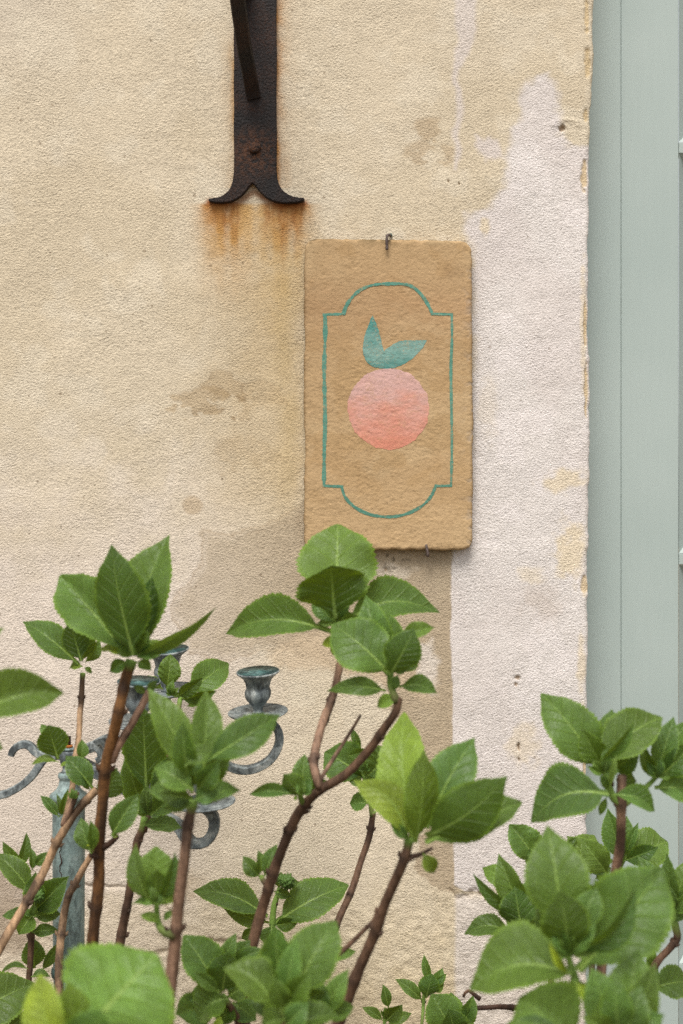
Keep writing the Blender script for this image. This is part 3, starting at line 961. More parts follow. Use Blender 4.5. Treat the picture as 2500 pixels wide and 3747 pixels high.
    link('painted_leaf', grid_mesh('painted_leaf', on_face(X, Y, LIFT)), m_leafp, root)
    # the border line, one brushed ribbon
    m_line = mat_paint('border_paint', [(0.0, rgba((84, 132, 114))), (0.5, rgba((92, 142, 124))), (1.0, rgba((86, 140, 124)))], (z_of(1900), z_of(1030)), wear=0.45)
    segs = [[(378, 632), (300, 632), (237, 636)], [(252, 628), (254, 760), (247, 1000), (252, 1250), (252, 1400), (247, 1560), (246, 1776)],
            [(238, 1766), (300, 1770), (374, 1772)], [(362, 1770), (378, 1826), (405, 1868), (445, 1905), (500, 1938), (570, 1962), (650, 1972), (730, 1968), (810, 1946), (880, 1910), (930, 1868), (962, 1822), (986, 1766)],
            [(978, 1768), (1030, 1768), (1092, 1766)], [(1086, 1775), (1090, 1640), (1092, 1500), (1090, 1300), (1086, 1000), (1092, 800), (1091, 626)],
            [(1098, 633), (1020, 632), (958, 630)], [(966, 638), (945, 590), (918, 542), (884, 496), (845, 460), (800, 438), (740, 431), (690, 431), (610, 434), (540, 447), (480, 476), (432, 520), (396, 572), (372, 634)]]
    wid = [10, 13.5, 10, 10.5, 8.5, 9.5, 9, 12]
    VV, FF = [], []
    for k, sg in enumerate(segs):
        pts, _ = catmull([Vector((*loc('2', *p), 0)) for p in sg], [0] * len(sg), 3.0)
        n = len(pts)
        P = np.array([[p.x, p.y] for p in pts])
        tg = np.gradient(P, axis=0)
        tg /= np.linalg.norm(tg, axis=1)[:, None] + 1e-9
        nr = np.stack([-tg[:, 1], tg[:, 0]], 1)
        j = np.arange(n)
        hw = wid[k] * 0.5 * (1 + (vn(j / 9.0, j * 0 + k, 321) - 0.5) * 0.5 + (vn(j / 2.5, j * 0 + k, 322) - 0.5) * 0.3)
        f = np.linspace(-1, 1, 5)
        X = P[:, 0][:, None] + nr[:, 0][:, None] * hw[:, None] * f[None]
        Y = P[:, 1][:, None] + nr[:, 1][:, None] * hw[:, None] * f[None]
        W = on_face(X, Y, LIFT + 0.00005 * k).reshape(-1, 3)
        o = len(VV)
        VV += [tuple(p) for p in W]
        for i in range(n - 1):
            for q in range(4):
                a = o + i * 5 + q
                FF.append((a, a + 5, a + 6, a + 1))
    link('painted_border', mesh('painted_border', VV, FF), m_line, root)
    tag(root, 'ochre stone plaque painted with a pink fruit, green leaves and a green border', 'plaque')
build_plaque()

def build_hooks():
    def hook(pts, rad, label, teal):
        p0 = pts[0]
        root = empty('wall_hook', p0)
        q, _ = catmull(pts, [1] * len(pts), 0.002)
        r = [rad * (1 + 0.08 * math.sin(i * 1.3)) for i in range(len(q))]
        V, F = tube(q, r, 10)
        link('shank', mesh('shank', V, F), M_NAIL, root)
        if teal:
            V, F = tube(q[:max(3, len(q) // 2)], rad * 1.18, 10)
            link('paint_drip', mesh('paint_drip', V, F), M_TEAL, root)
        tag(root, label, 'hook', 'hooks holding the plaque')
    c = lambda x, y, d: at(*loc('2', x, y), d)
    r = 0.0024
    hook([c(690, 108, -0.01), c(682, 108, 0.02), c(668, 109, 0.030), c(662, 122, 0.0325), c(661, 160, 0.0315), c(663, 206, 0.0305)], r, 'bent iron hook with teal paint over the top edge of the plaque', True)
    hook([c(926, 2222, -0.01), c(928, 2226, 0.02), c(932, 2232, 0.029), c(934, 2222, 0.0325), c(928, 2190, 0.0315), c(922, 2156, 0.0305)], r * 0.95, 'small bent iron hook under the bottom edge of the plaque', False)
build_hooks()

# ------------------------------------------------------------------ candelabrum
def build_candelabrum():
    d = 0.30
    s = px(d)
    ax = at(251, 2800, d)
    root = empty('candelabrum', (ax.x, ax.y, 0))
    zz = lambda sy: ZC + (1873.5 - sy) * s
    def lat(name, prof, mat, parent=root, n=48, wob=0.0):
        V, F = lathe([(r * s, zz(y)) for r, y in prof], (ax.x, ax.y, 0), n, wob=wob)
        return link(name, mesh(name, V, F), mat, parent)
    col = lat('column', [(30, 2826), (36, 2829), (39, 2837), (38, 2846), (33, 2851), (34, 2856), (37, 2872), (44, 2886), (54, 2896), (64, 2903), (70, 2911), (70, 2920), (66, 2926), (60, 2929), (59, 2936), (59, 3100), (58, 3300), (57, 3536), (57.5, 3540)], M_VERD, wob=0.006)
    lat('ring', [(57, 3540), (62, 3544), (63.5, 3556), (62, 3570), (56, 3575)], M_TEAL, col)
    z0 = (zz(3575)) / s
    lo = [(55, 3575), (52, 3620), (50, 3900), (46, 4400), (46, 4700), (60, 4730), (62, 4750), (48, 4775), (46, 4800)]
    zb = 1873.5 + ZC / s            # grid height of the ground here
    lo = [(r, y) for r, y in lo if y < zb - 260] + [(60, zb - 250), (62, zb - 235), (50, zb - 215), (60, zb - 150), (110, zb - 95), (190, zb - 70), (290, zb - 55), (330, zb - 45), (335, zb - 1)]
    lat('pedestal', lo, M_VERD)
    lat('hub', [(20, 2746), (28, 2748), (31, 2756), (31, 2790), (26, 2796), (22, 2804), (22, 2818), (30, 2826)], M_GREY)
    lat('washer', [(10, 2726), (15, 2727), (16, 2733), (12, 2736)], M_ORANGE, n=32)
    lat('cap_plate', [(16, 2736), (27, 2738), (27, 2745), (16, 2746)], M_VERD, n=32)
    prof = []
    y = 2694
    while y < 2724:
        prof += [(9.5, y), (7.5, y + 1.8)]
        y += 3.6
    lat('threaded_rod', prof, M_BOLT, n=20)
    # a hairline crack runs down the column
    pts = [at(233 + 4 * math.sin(i * 1.1) + 2 * math.sin(i * 2.7), 3065 + i * 10, d) for i in range(16)]
    for p in pts:
        dx = p.x - ax.x
        p.y = ax.y - math.sqrt(max(1e-6, (59.6 * s) ** 2 - dx * dx)) - 0.0002
    V, F = tube(pts, [0.0002 + 0.0007 * math.sin(math.pi * i / 15) for i in range(16)], 6)
    link('crack', mesh('crack', V, F), M_BOLT, col)

    sq = [(-0.75, -1), (0.75, -1), (1, -0.75), (1, 0.75), (0.75, 1), (-0.75, 1), (-1, 0.75), (-1, -0.75)]
    def arm(pts, hw, taper=None):
        P = [at(*p) for p in pts]
        V0 = [hw] * len(P) if taper is None else taper
        q, rv = catmull(P, V0, 0.006)
        V, F = tube(q, [r * px(d) for r in rv], prof=[(a * 0.85, b) for a, b in sq])
        me = mesh('arm', V, F, False)
        return link('arm', me, M_GREY, root)
    def scroll(pts, tap, parent):
        P = [at(*p) for p in pts]
        q, rv = catmull(P, tap, 0.005)
        V, F = tube(q, [r * px(d) for r in rv], prof=[(a * 0.85, b) for a, b in sq])
        return link('scroll', mesh('scroll', V, F, False), M_GREY, parent)
    def cup(sx, sy, dd, tilt=(0, 0)):
        """sy is the level of the dish, the cup stands on it"""
        t = px(dd)
        c = at(sx, sy, dd)
        def cp(prof, name, mat, par, n=56):
            V, F = lathe([(r / 2.24 * t, z / 2.24 * t) for r, z in prof], c, n, tilt)
            return link(name, mesh(name, V, F), mat, par)
        pan = cp([(30, 12), (120, 4), (190, 6), (236, 18), (246, 20), (247, 14), (238, 6), (190, -10), (120, -16), (60, -20), (30, -40), (22, -60)], 'drip_pan', M_GREY, root)
        cupo = cp([(66, 305), (96, 322), (140, 340), (172, 352), (178, 348), (176, 338), (150, 318), (122, 296), (106, 262), (98, 225), (97, 210), (102, 203), (108, 185), (109, 165), (104, 140), (90, 115), (74, 98), (72, 88), (60, 80), (46, 60), (40, 40), (42, 22), (52, 11)], 'candle_cup', M_GREY, root)
        cp([(170, 353), (138, 341.5), (95, 324), (66, 306), (60, 240), (1, 236)], 'cup_lining', M_TEAL, cupo)
        return c
    tl = (R(-4), R(5))
    cup(944, 2612, 0.24, (R(8), R(3)))
    cup(612, 2532, 0.10, (R(8), R(4)))
    cup(508, 2648, 0.36, (R(8), R(-2)))
    cup(752, 2944, 0.44, (R(6), R(4)))
    cup(-330, 2700, 0.30, (0, 0))
    f = lambda x, y: loc('F', x, y)
    # right arm
    arm([(275, 2775, 0.30), (400, 2830, 0.29), (560, 2870, 0.27), (700, 2830, 0.26), (*f(860, 1165), 0.25), (*f(930, 1210), 0.25), (*f(1010, 1255), 0.245), (*f(1120, 1272), 0.24), (*f(1230, 1245), 0.24), (*f(1325, 1180), 0.24), (*f(1382, 1085), 0.24), (*f(1395, 1000), 0.24), (*f(1370, 925), 0.24), (*f(1310, 870), 0.24), (*f(1235, 838), 0.24)], 18)
    a2 = arm([(270, 2768, 0.29), (330, 2730, 0.30), (390, 2702, 0.33), (440, 2716, 0.35), (480, 2725, 0.36), (512, 2700, 0.36), (508, 2660, 0.36)], 14)
    arm([(255, 2770, 0.28), (340, 2740, 0.22), (450, 2700, 0.16), (560, 2700, 0.12), (630, 2640, 0.10), (612, 2560, 0.10)], 13)
    h7 = lambda x, y: loc('7', x, y)
    arm([(275, 2800, 0.32), (400, 2850, 0.36), (*h7(960, 610), 0.38), (*h7(1110, 715), 0.40), (*h7(1200, 770), 0.42), (*h7(1255, 850), 0.43), (*h7(1310, 898), 0.44), (*h7(1390, 885), 0.44), (*h7(1438, 820), 0.44), (*h7(1448, 745), 0.44), (*h7(1425, 690), 0.44), (*h7(1385, 655), 0.44)], 21)
    g = lambda x, y: loc('G', x, y)
    al = arm([(*g(900, 650), 0.30), (*g(760, 655), 0.30), (*g(640, 700), 0.30), (*g(560, 800), 0.30), (*g(470, 930), 0.30), (*g(330, 1060), 0.30), (*g(160, 1160), 0.30), (*g(0, 1215), 0.30), (-120, 2920, 0.30), (-260, 2900, 0.30), (-350, 2820, 0.30), (-330, 2720, 0.30)], 16.5)
    scroll([(*g(680, 680), 0.30), (*g(590, 640), 0.30), (*g(500, 585), 0.30), (*g(455, 530), 0.30), (*g(390, 490), 0.30), (*g(310, 490), 0.30), (*g(230, 530), 0.30), (*g(180, 590), 0.30), (*g(160, 650), 0.30)], [16, 16, 17, 17, 17, 16.5, 16, 15, 13], al)
    scroll([(*g(1130, 620), 0.31), (*g(1210, 560), 0.31), (*g(1300, 505), 0.31), (*g(1390, 525), 0.31), (*g(1450, 600), 0.31), (*g(1440, 690), 0.31), (*g(1380, 720), 0.31)], [14, 16, 17, 17, 16, 14, 12], a2)
    scroll([(*f(900, 1180), 0.255), (*f(930, 1230), 0.255), (*f(915, 1290), 0.255), (*f(860, 1325), 0.255), (*f(800, 1290), 0.255)], [10, 15, 16, 14, 10], al)
    tag(root, 'weathered grey green metal candelabrum with scrolled arms standing behind the shrubs', 'candelabrum')
build_candelabrum()

# ------------------------------------------------------------------ hydrangeas
rng = random.Random(7)
GREEN = [(0.0, (38, 58, 14)), (0.3, (58, 84, 24)), (0.5, (84, 112, 40)), (0.7, (116, 142, 40)), (1.0, (156, 172, 40))]
def tone_col(t):
    for i in range(len(GREEN) - 1):
        a, b = GREEN[i], GREEN[i + 1]
        if t <= b[0] or i == len(GREEN) - 2:
            f = min(1, max(0, (t - a[0]) / (b[0] - a[0])))
            return lin(tuple(a[1][k] * (1 - f) + b[1][k] * f for k in range(3)))

def leaf(parent, fr, bx, by, tx, ty, wd, d, lean=0.0, roll=0.0, tone=0.4, fold=25.0, arch=0.09, bow=0.0, pet=0.07, curl=0.05, crink=0.15, a=0.62, b=0.85):
    sc = FR[fr][2]
    B = at(*loc(fr, bx, by), d)
    T = at(*loc(fr, tx, ty), d)
    lean += rng.uniform(-0.06, 0.06)
    roll += rng.uniform(-5, 5)
    dt = lean * (T - B).length
    T = at(*loc(fr, tx, ty), d + dt)
    ax = T - B
    L = ax.length
    ax.normalize()
    v = (CAM - (B + T) * 0.5).normalized()
    lt = ax.cross(v).normalized()
    if lt.z < -0.15 or (abs(lt.z) <= 0.15 and lt.x < 0):
        lt = -lt
    nrm = lt.cross(ax).normalized()
    if nrm.dot(v) < 0:
        nrm = -nrm
    r = R(roll)
    n2 = nrm * math.cos(r) + lt * math.sin(r)
    l2 = lt * math.cos(r) - nrm * math.sin(r)
    W = 1.07 * wd / sc * px(d) / max(math.cos(r), 0.42)
    nu, nh = 64, 5
    tt = np.linspace(0, 1, nu + 1)
    tb = np.clip((tt - pet) / (1 - pet), 0, 1)
    m = 0.44 + rng.uniform(-0.03, 0.05)
    qb, qt = min(1.15, max(0.6, a + 0.12)), min(1.0, max(0.68, b * 1.05))
    f = np.where(tb < m, np.sin(math.pi / 2 * np.clip(tb / m, 0, 1)) ** qb, np.cos(math.pi / 2 * np.clip((tb - m) / (1 - m), 0, 1)) ** qt)
    f = f * (1 - 0.30 * sst(0.80, 0.97, tb))
    f = np.maximum(f, 0.13 * (1 - tb * 1.6) * np.where(tb < 0.5, 1, 0))
    f[-1] = 0.0
    ph = [rng.uniform(0, 6.28) for _ in range(5)]
    nt = max(10, min(22, int(L / 0.0042)))
    saw = ((tb * nt) % 1.0)
    saw = np.where(tb > 0.06, saw - 0.35, 0) * (1 - tb * 0.4)
    ss = np.concatenate([np.linspace(-1, 0, nh + 1), np.linspace(0, 1, nh + 1)[1:]])
    ss = np.sign(ss) * np.abs(ss) ** 0.9
    V = np.zeros((nu + 1, len(ss), 3))
    LF = np.zeros((nu + 1, len(ss), 3))
    fo = R(fold)
    cup = rng.uniform(-0.22, 0.12)
    tw = R(rng.uniform(-38, 38))
    arch = arch + rng.uniform(-0.02, 0.04)
    curl = curl + (rng.uniform(0.16, 0.32) if rng.random() < 0.22 else rng.uniform(-0.05, 0.14))
    fold = fold * rng.uniform(0.6, 1.4)
    fo = R(fold)
    nv = rng.uniform(5.6, 7.4)
    und = 0.075 * W * rng.uniform(0.4, 1.6)
    for j, s_ in enumerate(ss):
        hw = f * W * 0.5
        as_ = abs(s_)
        h = hw * (1 + (0.15 * saw if as_ > 0.99 else 0))
        sid = 1 if s_ > 0 else -1
        lat = s_ * h
        off = np.abs(lat) * math.sin(fo)
        # veins pull the blade down between swellings
        q = tt - 0.52 * (np.abs(s_) * f * 0.5) ** 0.85
        puck = np.abs(np.sin(math.pi * (q * nv + (0.4 if s_ > 0 else 0.0)))) ** 0.7 * as_ ** 0.5 * (1 - as_ ** 4)
        z = off + cup * W * 0.5 * f * as_ ** 2 + puck * W * (0.016 + crink * 0.05) * (f > 0.06)
        z = z + und * as_ ** 2 * f * (np.sin(9 * tt + ph[0] + sid) * 0.6 + np.sin(17 * tt + ph[1] * sid) * 0.3)
        if crink:
            z = z + crink * 0.03 * W * f * as_ * np.sin(40 * tt + ph[2] + 9 * s_)
        z = z + arch * L * np.sin(math.pi * tt) - curl * L * tt ** 3
        lat2 = lat * math.cos(fo) + bow * L * np.sin(math.pi * tt)
        ta = tw * (tt - 0.4)
        bo = bow * L * np.sin(math.pi * tt)
        spine = arch * L * np.sin(math.pi * tt) - curl * L * tt ** 3
        la, zz_ = lat2 - bo, z - spine
        lat2 = la * np.cos(ta) - zz_ * np.sin(ta) + bo
        z = la * np.sin(ta) + zz_ * np.cos(ta) + spine
        V[:, j, :] = (np.array(B)[None] + np.array(ax)[None] * (L * tt)[:, None] + np.array(l2)[None] * lat2[:, None] + np.array(n2)[None] * z[:, None])
        LF[:, j, 0] = tb * nv / 6.5
        LF[:, j, 1] = s_ * f * 0.5
        LF[:, j, 2] = s_
    flip = (l2.cross(ax)).dot(n2) > 0
    under = lean > 0.12
    if flip == under:
        V, LF = V[:, ::-1], LF[:, ::-1]
    me = grid_mesh('leaf', np.ascontiguousarray(V))
    at_ = me.attributes.new('lf', 'FLOAT_VECTOR', 'POINT')
    at_.data.foreach_set('vector', np.ascontiguousarray(LF).reshape(-1).astype(np.float32))
    o = link('leaf', me, M_LEAF, parent)
    t_ = min(1, max(0, tone + rng.uniform(-0.05, 0.05)))
    c3 = tone_col(t_)
    hv, sv = rng.uniform(-1, 1), rng.uniform(0.88, 1.16)
    o.color = (c3[0] * sv * (1 + 0.14 * hv), c3[1] * sv, c3[2] * sv * (1 - 0.25 * hv), 1)
    return o

BARK = {'tan': (172, 140, 108), 'brown': (122, 84, 48), 'dark': (104, 78, 60), 'pink': (142, 112, 92), 'deep': (84, 60, 48)}
def stem(shrub, pts, rad, bark='tan', root=None, nodes=(), green=0.0, top=None):
    """pts: (frame, x, y, depth) from tip to foot; rad in grid units on the picture plane; root = ground point"""
    P, Rr = [], []
    n = len(pts)
    for i, p in enumerate(pts):
        q = at(*loc(p[0], p[1], p[2]), p[3])
        P.append(q)
        r = rad[0] + (rad[1] - rad[0]) * i / max(1, n - 1)
        Rr.append(r * px(p[3]))
    if root is not None:
        dv = (P[-1] - P[-2]).normalized()
        e = Vector(root)
        m1 = P[-1] + dv * 0.12
        m1.z = max(m1.z, 0.3)
        m2 = (m1 + e) * 0.5 + Vector((dv.x * 0.05, 0, 0))
        m2.z = m1.z * 0.45
        P += [m1, m2, e]
        Rr += [Rr[-1] * 1.05, Rr[-1] * 1.2, Rr[-1] * 1.4]
    q, rv = catmull(P, Rr, 0.004)
    # growth nodes: slight swellings with a dark scar
    nd = [0.0] * len(q)
    acc, nxt = 0.0, rng.uniform(0.02, 0.06)
    out_r = []
    gr = [0.0] * len(q)
    dist = [0.0]
    for i in range(1, len(q)):
        dist.append(dist[-1] + (q[i] - q[i - 1]).length)
    marks = []
    x = nxt
    while x < dist[-1]:
        marks.append(x)
        x += rng.uniform(0.08, 0.22)
    for nf in nodes:
        pn = at(*loc(nf[0], nf[1], nf[2]), nf[3])
        k = min(range(len(q)), key=lambda i_: (q[i_] - pn).length)
        marks.append(dist[k])
    for i in range(len(q)):
        sw = 0.0
        for m in marks:
            sw = max(sw, math.exp(-((dist[i] - m) / 0.0055) ** 2))
        nd[i] = sw
        wob = 1 + 0.03 * math.sin(dist[i] * 90 + rad[0]) + 0.025 * math.sin(dist[i] * 390)
        out_r.append(rv[i] * wob * (1 + 0.13 * sw))
        gr[i] = max(0.0, 1 - dist[i] / green) if green > 0 else 0.0
    # small kinks at nodes
    q2 = []
    for i, p in enumerate(q):
        k = rv[i] * 0.09
        q2.append(p + Vector((k * math.sin(dist[i] * 61 + rad[0] * 3), k * math.cos(dist[i] * 47), 0)))
    V, F = tube(q2, out_r, 12)
    ring0 = len(V)
    for m in marks:
        k = min(range(len(q2)), key=lambda i_: abs(dist[i_] - m))
        if k < 2 or k > len(q2) - 3 or dist[k] < 0.015:
            continue
        tg = (q2[k - 1] - q2[k + 1]).normalized()
        sd_ = tg.cross(Vector((0, 1, 0))).normalized()
        an = rng.uniform(-0.9, 0.9)
        for sg in (1, -1):
            if rng.random() < 0.25:
                continue
            dr = (sd_ * math.cos(an) + tg.cross(sd_) * math.sin(an)) * sg
            p0, r0 = q2[k] + dr * out_r[k] * 0.6, out_r[k]
            e = [p0, p0 + (dr * 0.7 + tg * 0.3) * r0 * 0.7, p0 + (dr * 0.75 + tg * 0.8) * r0 * 1.1]
            V2, F2 = tube(e, [r0 * 0.55, r0 * 0.42, r0 * 0.08], 6)
            o_ = len(V)
            V += V2
            F += [tuple(i_ + o_ for i_ in f_) for f_ in F2]
    me = mesh('stem', V, F)
    at_ = me.attributes.new('st', 'FLOAT_VECTOR', 'POINT')
    data = np.zeros((len(V), 3), np.float32)
    for i in range(len(q2)):
        data[i * 12:(i + 1) * 12, 0] = nd[i] * 0.8
        data[i * 12:(i + 1) * 12, 1] = min(1, gr[i] * 1.6)
        data[i * 12:(i + 1) * 12, 2] = dist[i]
    data[ring0:, 0] = 0.75
    at_.data.foreach_set('vector', data.reshape(-1))
    o = link('stem', me, M_BARK, shrub)
    c = BARK[bark]
    o.color = (*lin(c), 1)
    return o

def flower_bud(parent, fr, x, y, r, d):
    c = at(*loc(fr, x, y), d)
    rr = r / FR[fr][2] * px(d)
    bm = bmesh.new()
    bmesh.ops.create_icosphere(bm, subdivisions=4, radius=1)
    for v in bm.verts:
        p = v.co.copy()
        k = 0.75 + 0.25 * abs(math.sin(p.x * 9 + 1) * math.sin(p.y * 9) + math.sin(p.z * 11 + p.x * 4)) + 0.1 * math.sin(p.x * 23 + p.z * 19)
        v.co = c + p * rr * k
    me = bpy.data.meshes.new('flower_bud')
    bm.to_mesh(me); bm.free()
    me.polygons.foreach_set('use_smooth', [True] * len(me.polygons))
    a_ = me.attributes.new('lf', 'FLOAT_VECTOR', 'POINT')
    a_.data.foreach_set('vector', np.tile(np.array([0.5, 0.3, 0.5], np.float32), len(me.vertices)))
    o = link('flower_bud', me, M_LEAF, parent)
    o.color = (*lin((84, 116, 50)), 1)
    return o

def LV(parent, fr, d, rows):
    data = []
    for r_ in rows:
        r_ = list(r_)
        kw = r_.pop() if isinstance(r_[-1], dict) else {}
        bx, by, tx, ty, wd, lean, roll, tone = r_[:8]
        dd = kw.pop('d', d)
        leaf(parent, fr, bx, by, tx, ty, wd, dd, lean, roll, tone, **kw)
        data.append((bx, by, math.hypot(tx - bx, ty - by), dd))
    # unopened young leaves in the heart of each rosette
    big = [q for q in data if q[2] > 0.4 * max(p[2] for p in data)]
    if len(big) >= 4:
        cx, cy = sum(q[0] for q in big) / len(big), sum(q[1] for q in big) / len(big)
        ml = sum(q[2] for q in big) / len(big)
        for ang, ln, tn in ((-90, .42, .42), (-62, .36, .5), (-122, .36, .46), (-20, .26, .5), (-165, .24, .56)):
            an = R(ang + rng.uniform(-14, 14))
            l_ = ml * ln * rng.uniform(0.8, 1.2)
            leaf(parent, fr, cx, cy, cx + l_ * math.cos(an), cy + l_ * math.sin(an), l_ * 0.5, d + 0.012, rng.uniform(-.2, .25), rng.uniform(-20, 20), tn, fold=28, crink=0.7)

UN = dict(fold=-14, arch=-0.05)      # a blade leaning over, seen from below

def left_shrub():
    base = (-0.50, -0.75, 0)
    sh = empty('hydrangea_shrub', base)
    g = lambda dx, dy=0: (base[0] + dx, base[1] + dy, 0)
    L1 = stem(sh, [('4', 890, 1045, .78), ('4', 850, 1180, .78), ('4', 800, 1390, .78), ('7', 760, 180, .77), ('7', 712, 400, .76), ('7', 690, 620, .75), ('7', 672, 900, .74), ('7', 665, 1130, .73), ('7', 640, 1450, .72), ('7', 605, 1750, .71), ('7', 560, 2200, .7)], (20, 22), 'brown', g(0.16, 0.02), nodes=[('7', 710, 430, .76), ('7', 668, 985, .74), ('4', 795, 1400, .78)], green=0.012)
    LV(L1, '4', .79, [
        (862, 1010, 405, 465, 400, -.30, 8, .46, dict(b=.6, a=.7, arch=.04)),
        (900, 1010, 715, 355, 340, .42, -12, .34, dict(d=.82, fold=-10, arch=-.05)),
        (955, 1010, 1130, 185, 350, -.15, 14, .42, dict(d=.75, fold=22, bow=.05)),
        (900, 1010, 1050, 520, 190, .30, -20, .28, dict(d=.77, **UN)),
        (925, 1025, 1470, 690, 95, .10, -58, .36, dict(d=.80, bow=.09, fold=18, crink=.05)),
        (945, 1035, 1145, 905, 110, -.3, 30, .62),
        (850, 1010, 668, 945, 80, -.2, 40, .92),
        (925, 1055, 1022, 1110, 90, .1, 20, .52),
        (855, 1050, 738, 1120, 100, .1, 10, .42)])
    # side shoot of L1 to the right with two leaves
    b1 = stem(sh, [('7', 790, 850, .75), ('7', 745, 895, .745), ('7', 690, 930, .74)], (9, 13), 'deep')
    LV(b1, '7', .75, [
        (755, 850, 930, 558, 190, -.1, 10, .38, dict(fold=24)),
        (700, 600, 790, 385, 190, .15, -8, .30, dict(d=.66)),
        (760, 850, 800, 842, 30, 0, 10, .8)])
    b2 = stem(sh, [('7', 612, 975, .75), ('7', 640, 985, .745), ('7', 660, 990, .74)], (10, 13), 'deep')
    LV(b2, '7', .76, [(618, 965, 535, 728, 130, -.1, -20, .42, dict(fold=25)), (628, 950, 610, 740, 80, .2, 20, .36), (560, 916, 648, 886, 34, -.2, 20, .95)])
    b3 = stem(sh, [('4', 1005, 1255, .77), ('7', 900, 75, .77), ('7', 800, 240, .765), ('7', 752, 345, .76)], (13, 16), 'pink', green=0.0)
    LV(b3, '4', .77, [(1000, 1260, 1060, 1180, 60, .1, 10, .3), (985, 1270, 900, 1215, 50, .1, 10, .25)])
    # pale thin stem
    L3 = stem(sh, [('7', 655, 535, .60), ('7', 600, 590, .60), ('7', 500, 705, .60), ('7', 390, 880, .60), ('7', 300, 1080, .60), ('7', 180, 1290, .61), ('7', 60, 1500, .62), ('7', -60, 1720, .63), ('7', -150, 1950, .64)], (14, 17), 'tan', g(-0.06, 0.06), nodes=[('7', 385, 890, .6), ('7', 180, 1290, .61)])
    LV(L3, 'G', .60, [
        (1340, 1130, 945, 640, 370, -.12, 12, .34, dict(a=.75)),
        (1150, 720, 1190, 415, 175, -.15, 10, .42, dict(d=.58)),
        (1130, 905, 1170, 858, 36, 0, 0, .8),
        (1300, 1150, 1140, 920, 90, .2, -20, .3),
        (850, 1530, 578, 1210, 165, -.1, 15, .34, dict(d=.58)),
        (870, 1520, 985, 1160, 150, .1, -10, .38, dict(d=.57)),
        (850, 1520, 840, 1190, 80, -.1, 30, .3, dict(d=.565)),
        (920, 1480, 975, 1462, 34, 0, 20, .9, dict(d=.59))])
    L2 = stem(sh, [('4', 560, 1130, .52), ('4', 545, 1350, .52), ('7', 540, 0, .53), ('7', 532, 190, .54), ('7', 500, 380, .56), ('7', 482, 560, .58), ('7', 455, 690, .59), ('7', 430, 780, .60)], (10, 12.5), 'tan', nodes=[('7', 495, 385, .56)], green=0.006)
    LV(L2, '4', .53, [
        (530, 1070, 150, 765, 200, -.15, 14, .40, dict(a=.75)),
        (548, 1050, 470, 800, 190, .40, -10, .30, dict(d=.56, fold=-12, arch=-.05)),
        (552, 1050, 600, 830, 130, .30, -10, .30, dict(d=.54, fold=-12)),
        (572, 1060, 682, 908, 80, 0, -30, .36),
        (560, 1088, 455, 1098, 70, -.2, 35, .68),
        (572, 1090, 622, 1132, 36, .1, 20, .55)])
    LV(L2, 'G', .56, [
        (835, 700, 690, 232, 430, .32, -8, .30, dict(fold=-10, arch=-.04, a=.7, b=.6)),
        (720, 420, 588, 188, 150, -.2, 10, .5, dict(d=.52)),
        (760, 330, 800, 235, 150, -.2, 10, .5, dict(d=.52)),
        (840, 745, 435, 742, 100, .1, 40, .52, dict(bow=.06)),
        (860, 805, 1000, 742, 50, -.1, 30, .85)])
    tw = stem(sh, [('7', 520, 555, .61), ('7', 480, 660, .605), ('7', 430, 775, .60)], (9, 11), 'pink')
    L4 = stem(sh, [('7', 615, 975, .46), ('7', 560, 1070, .46), ('7', 505, 1180, .46), ('7', 465, 1250, .46), ('7', 425, 1410, .46), ('7', 405, 1600, .47), ('7', 400, 1780, .48), ('7', 395, 2150, .5)], (11, 16), 'tan', g(0.05, 0.22), nodes=[('7', 470, 1240, .46), ('7', 405, 1520, .47)])
    L5 = stem(sh, [('7', 975, 720, .56), ('7', 960, 800, .56), ('7', 925, 900, .56), ('7', 900, 1080, .56), ('7', 850, 1350, .56), ('7', 800, 1660, .56), ('7', 740, 2100, .57)], (13, 18), 'dark', g(0.22, 0.14), nodes=[('7', 850, 1345, .56), ('7', 935, 880, .56)], green=0.02)
    LV(L5, 'F', .57, [
        (310, 1640, 268, 800, 350, .28, -6, .30, dict(pet=.26, fold=-10, arch=-.04)),
        (325, 1640, 600, 1115, 250, .2, -10, .32, dict(pet=.2, fold=-8)),
        (290, 1640, 130, 1150, 220, .15, -10, .28, dict(d=.54)),
        (345, 1650, 520, 1300, 150, .05, 10, .36, dict(pet=.3)),
        (275, 1725, 600, 1700, 160, -.1, 25, .42, dict(bow=-.05)),
        (340, 1640, 640, 1400, 200, .1, 0, .32, dict(d=.6))])
    L8 = stem(sh, [('F', 580, 680, .34), ('F', 560, 850, .36), ('F', 545, 970, .38), ('F', 505, 1060, .40), ('F', 420, 1350, .5), ('F', 320, 1660, .555), ('F', 285, 1780, .56)], (9, 11), 'dark', green=0.02)
    LV(L8, 'F', .33, [
        (470, 600, 505, 322, 190, -.1, 10, .40, dict(crink=1.2, fold=18, b=.5)),
        (600, 680, 985, 372, 265, -.25, 10, .45, dict(pet=.2, a=.5, b=.5, crink=.3)),
        (560, 670, 765, 517, 130, .3, -10, .30, dict(d=.36, crink=.5, b=.6)),
        (590, 690, 880, 625, 120, .2, -25, .30, dict(d=.35)),
        (440, 610, 240, 520, 110, -.1, 25, .48, dict(b=.5)),
        (640, 750, 780, 705, 60, .1, 10, .36),
        (420, 720, 370, 930, 90, .1, 0, .36, dict(d=.36))])
    L6 = stem(sh, [('7', 1310, 610, 1.02), ('7', 1275, 760, 1.02), ('7', 1250, 950, 1.02), ('7', 1220, 1180, 1.01), ('7', 1195, 1450, 1.0), ('7', 1165, 1700, .99), ('7', 1130, 2120, .98)], (18, 24), 'pink', g(0.32, -.1), nodes=[('7', 1190, 1490, 1.0)], green=0.012)
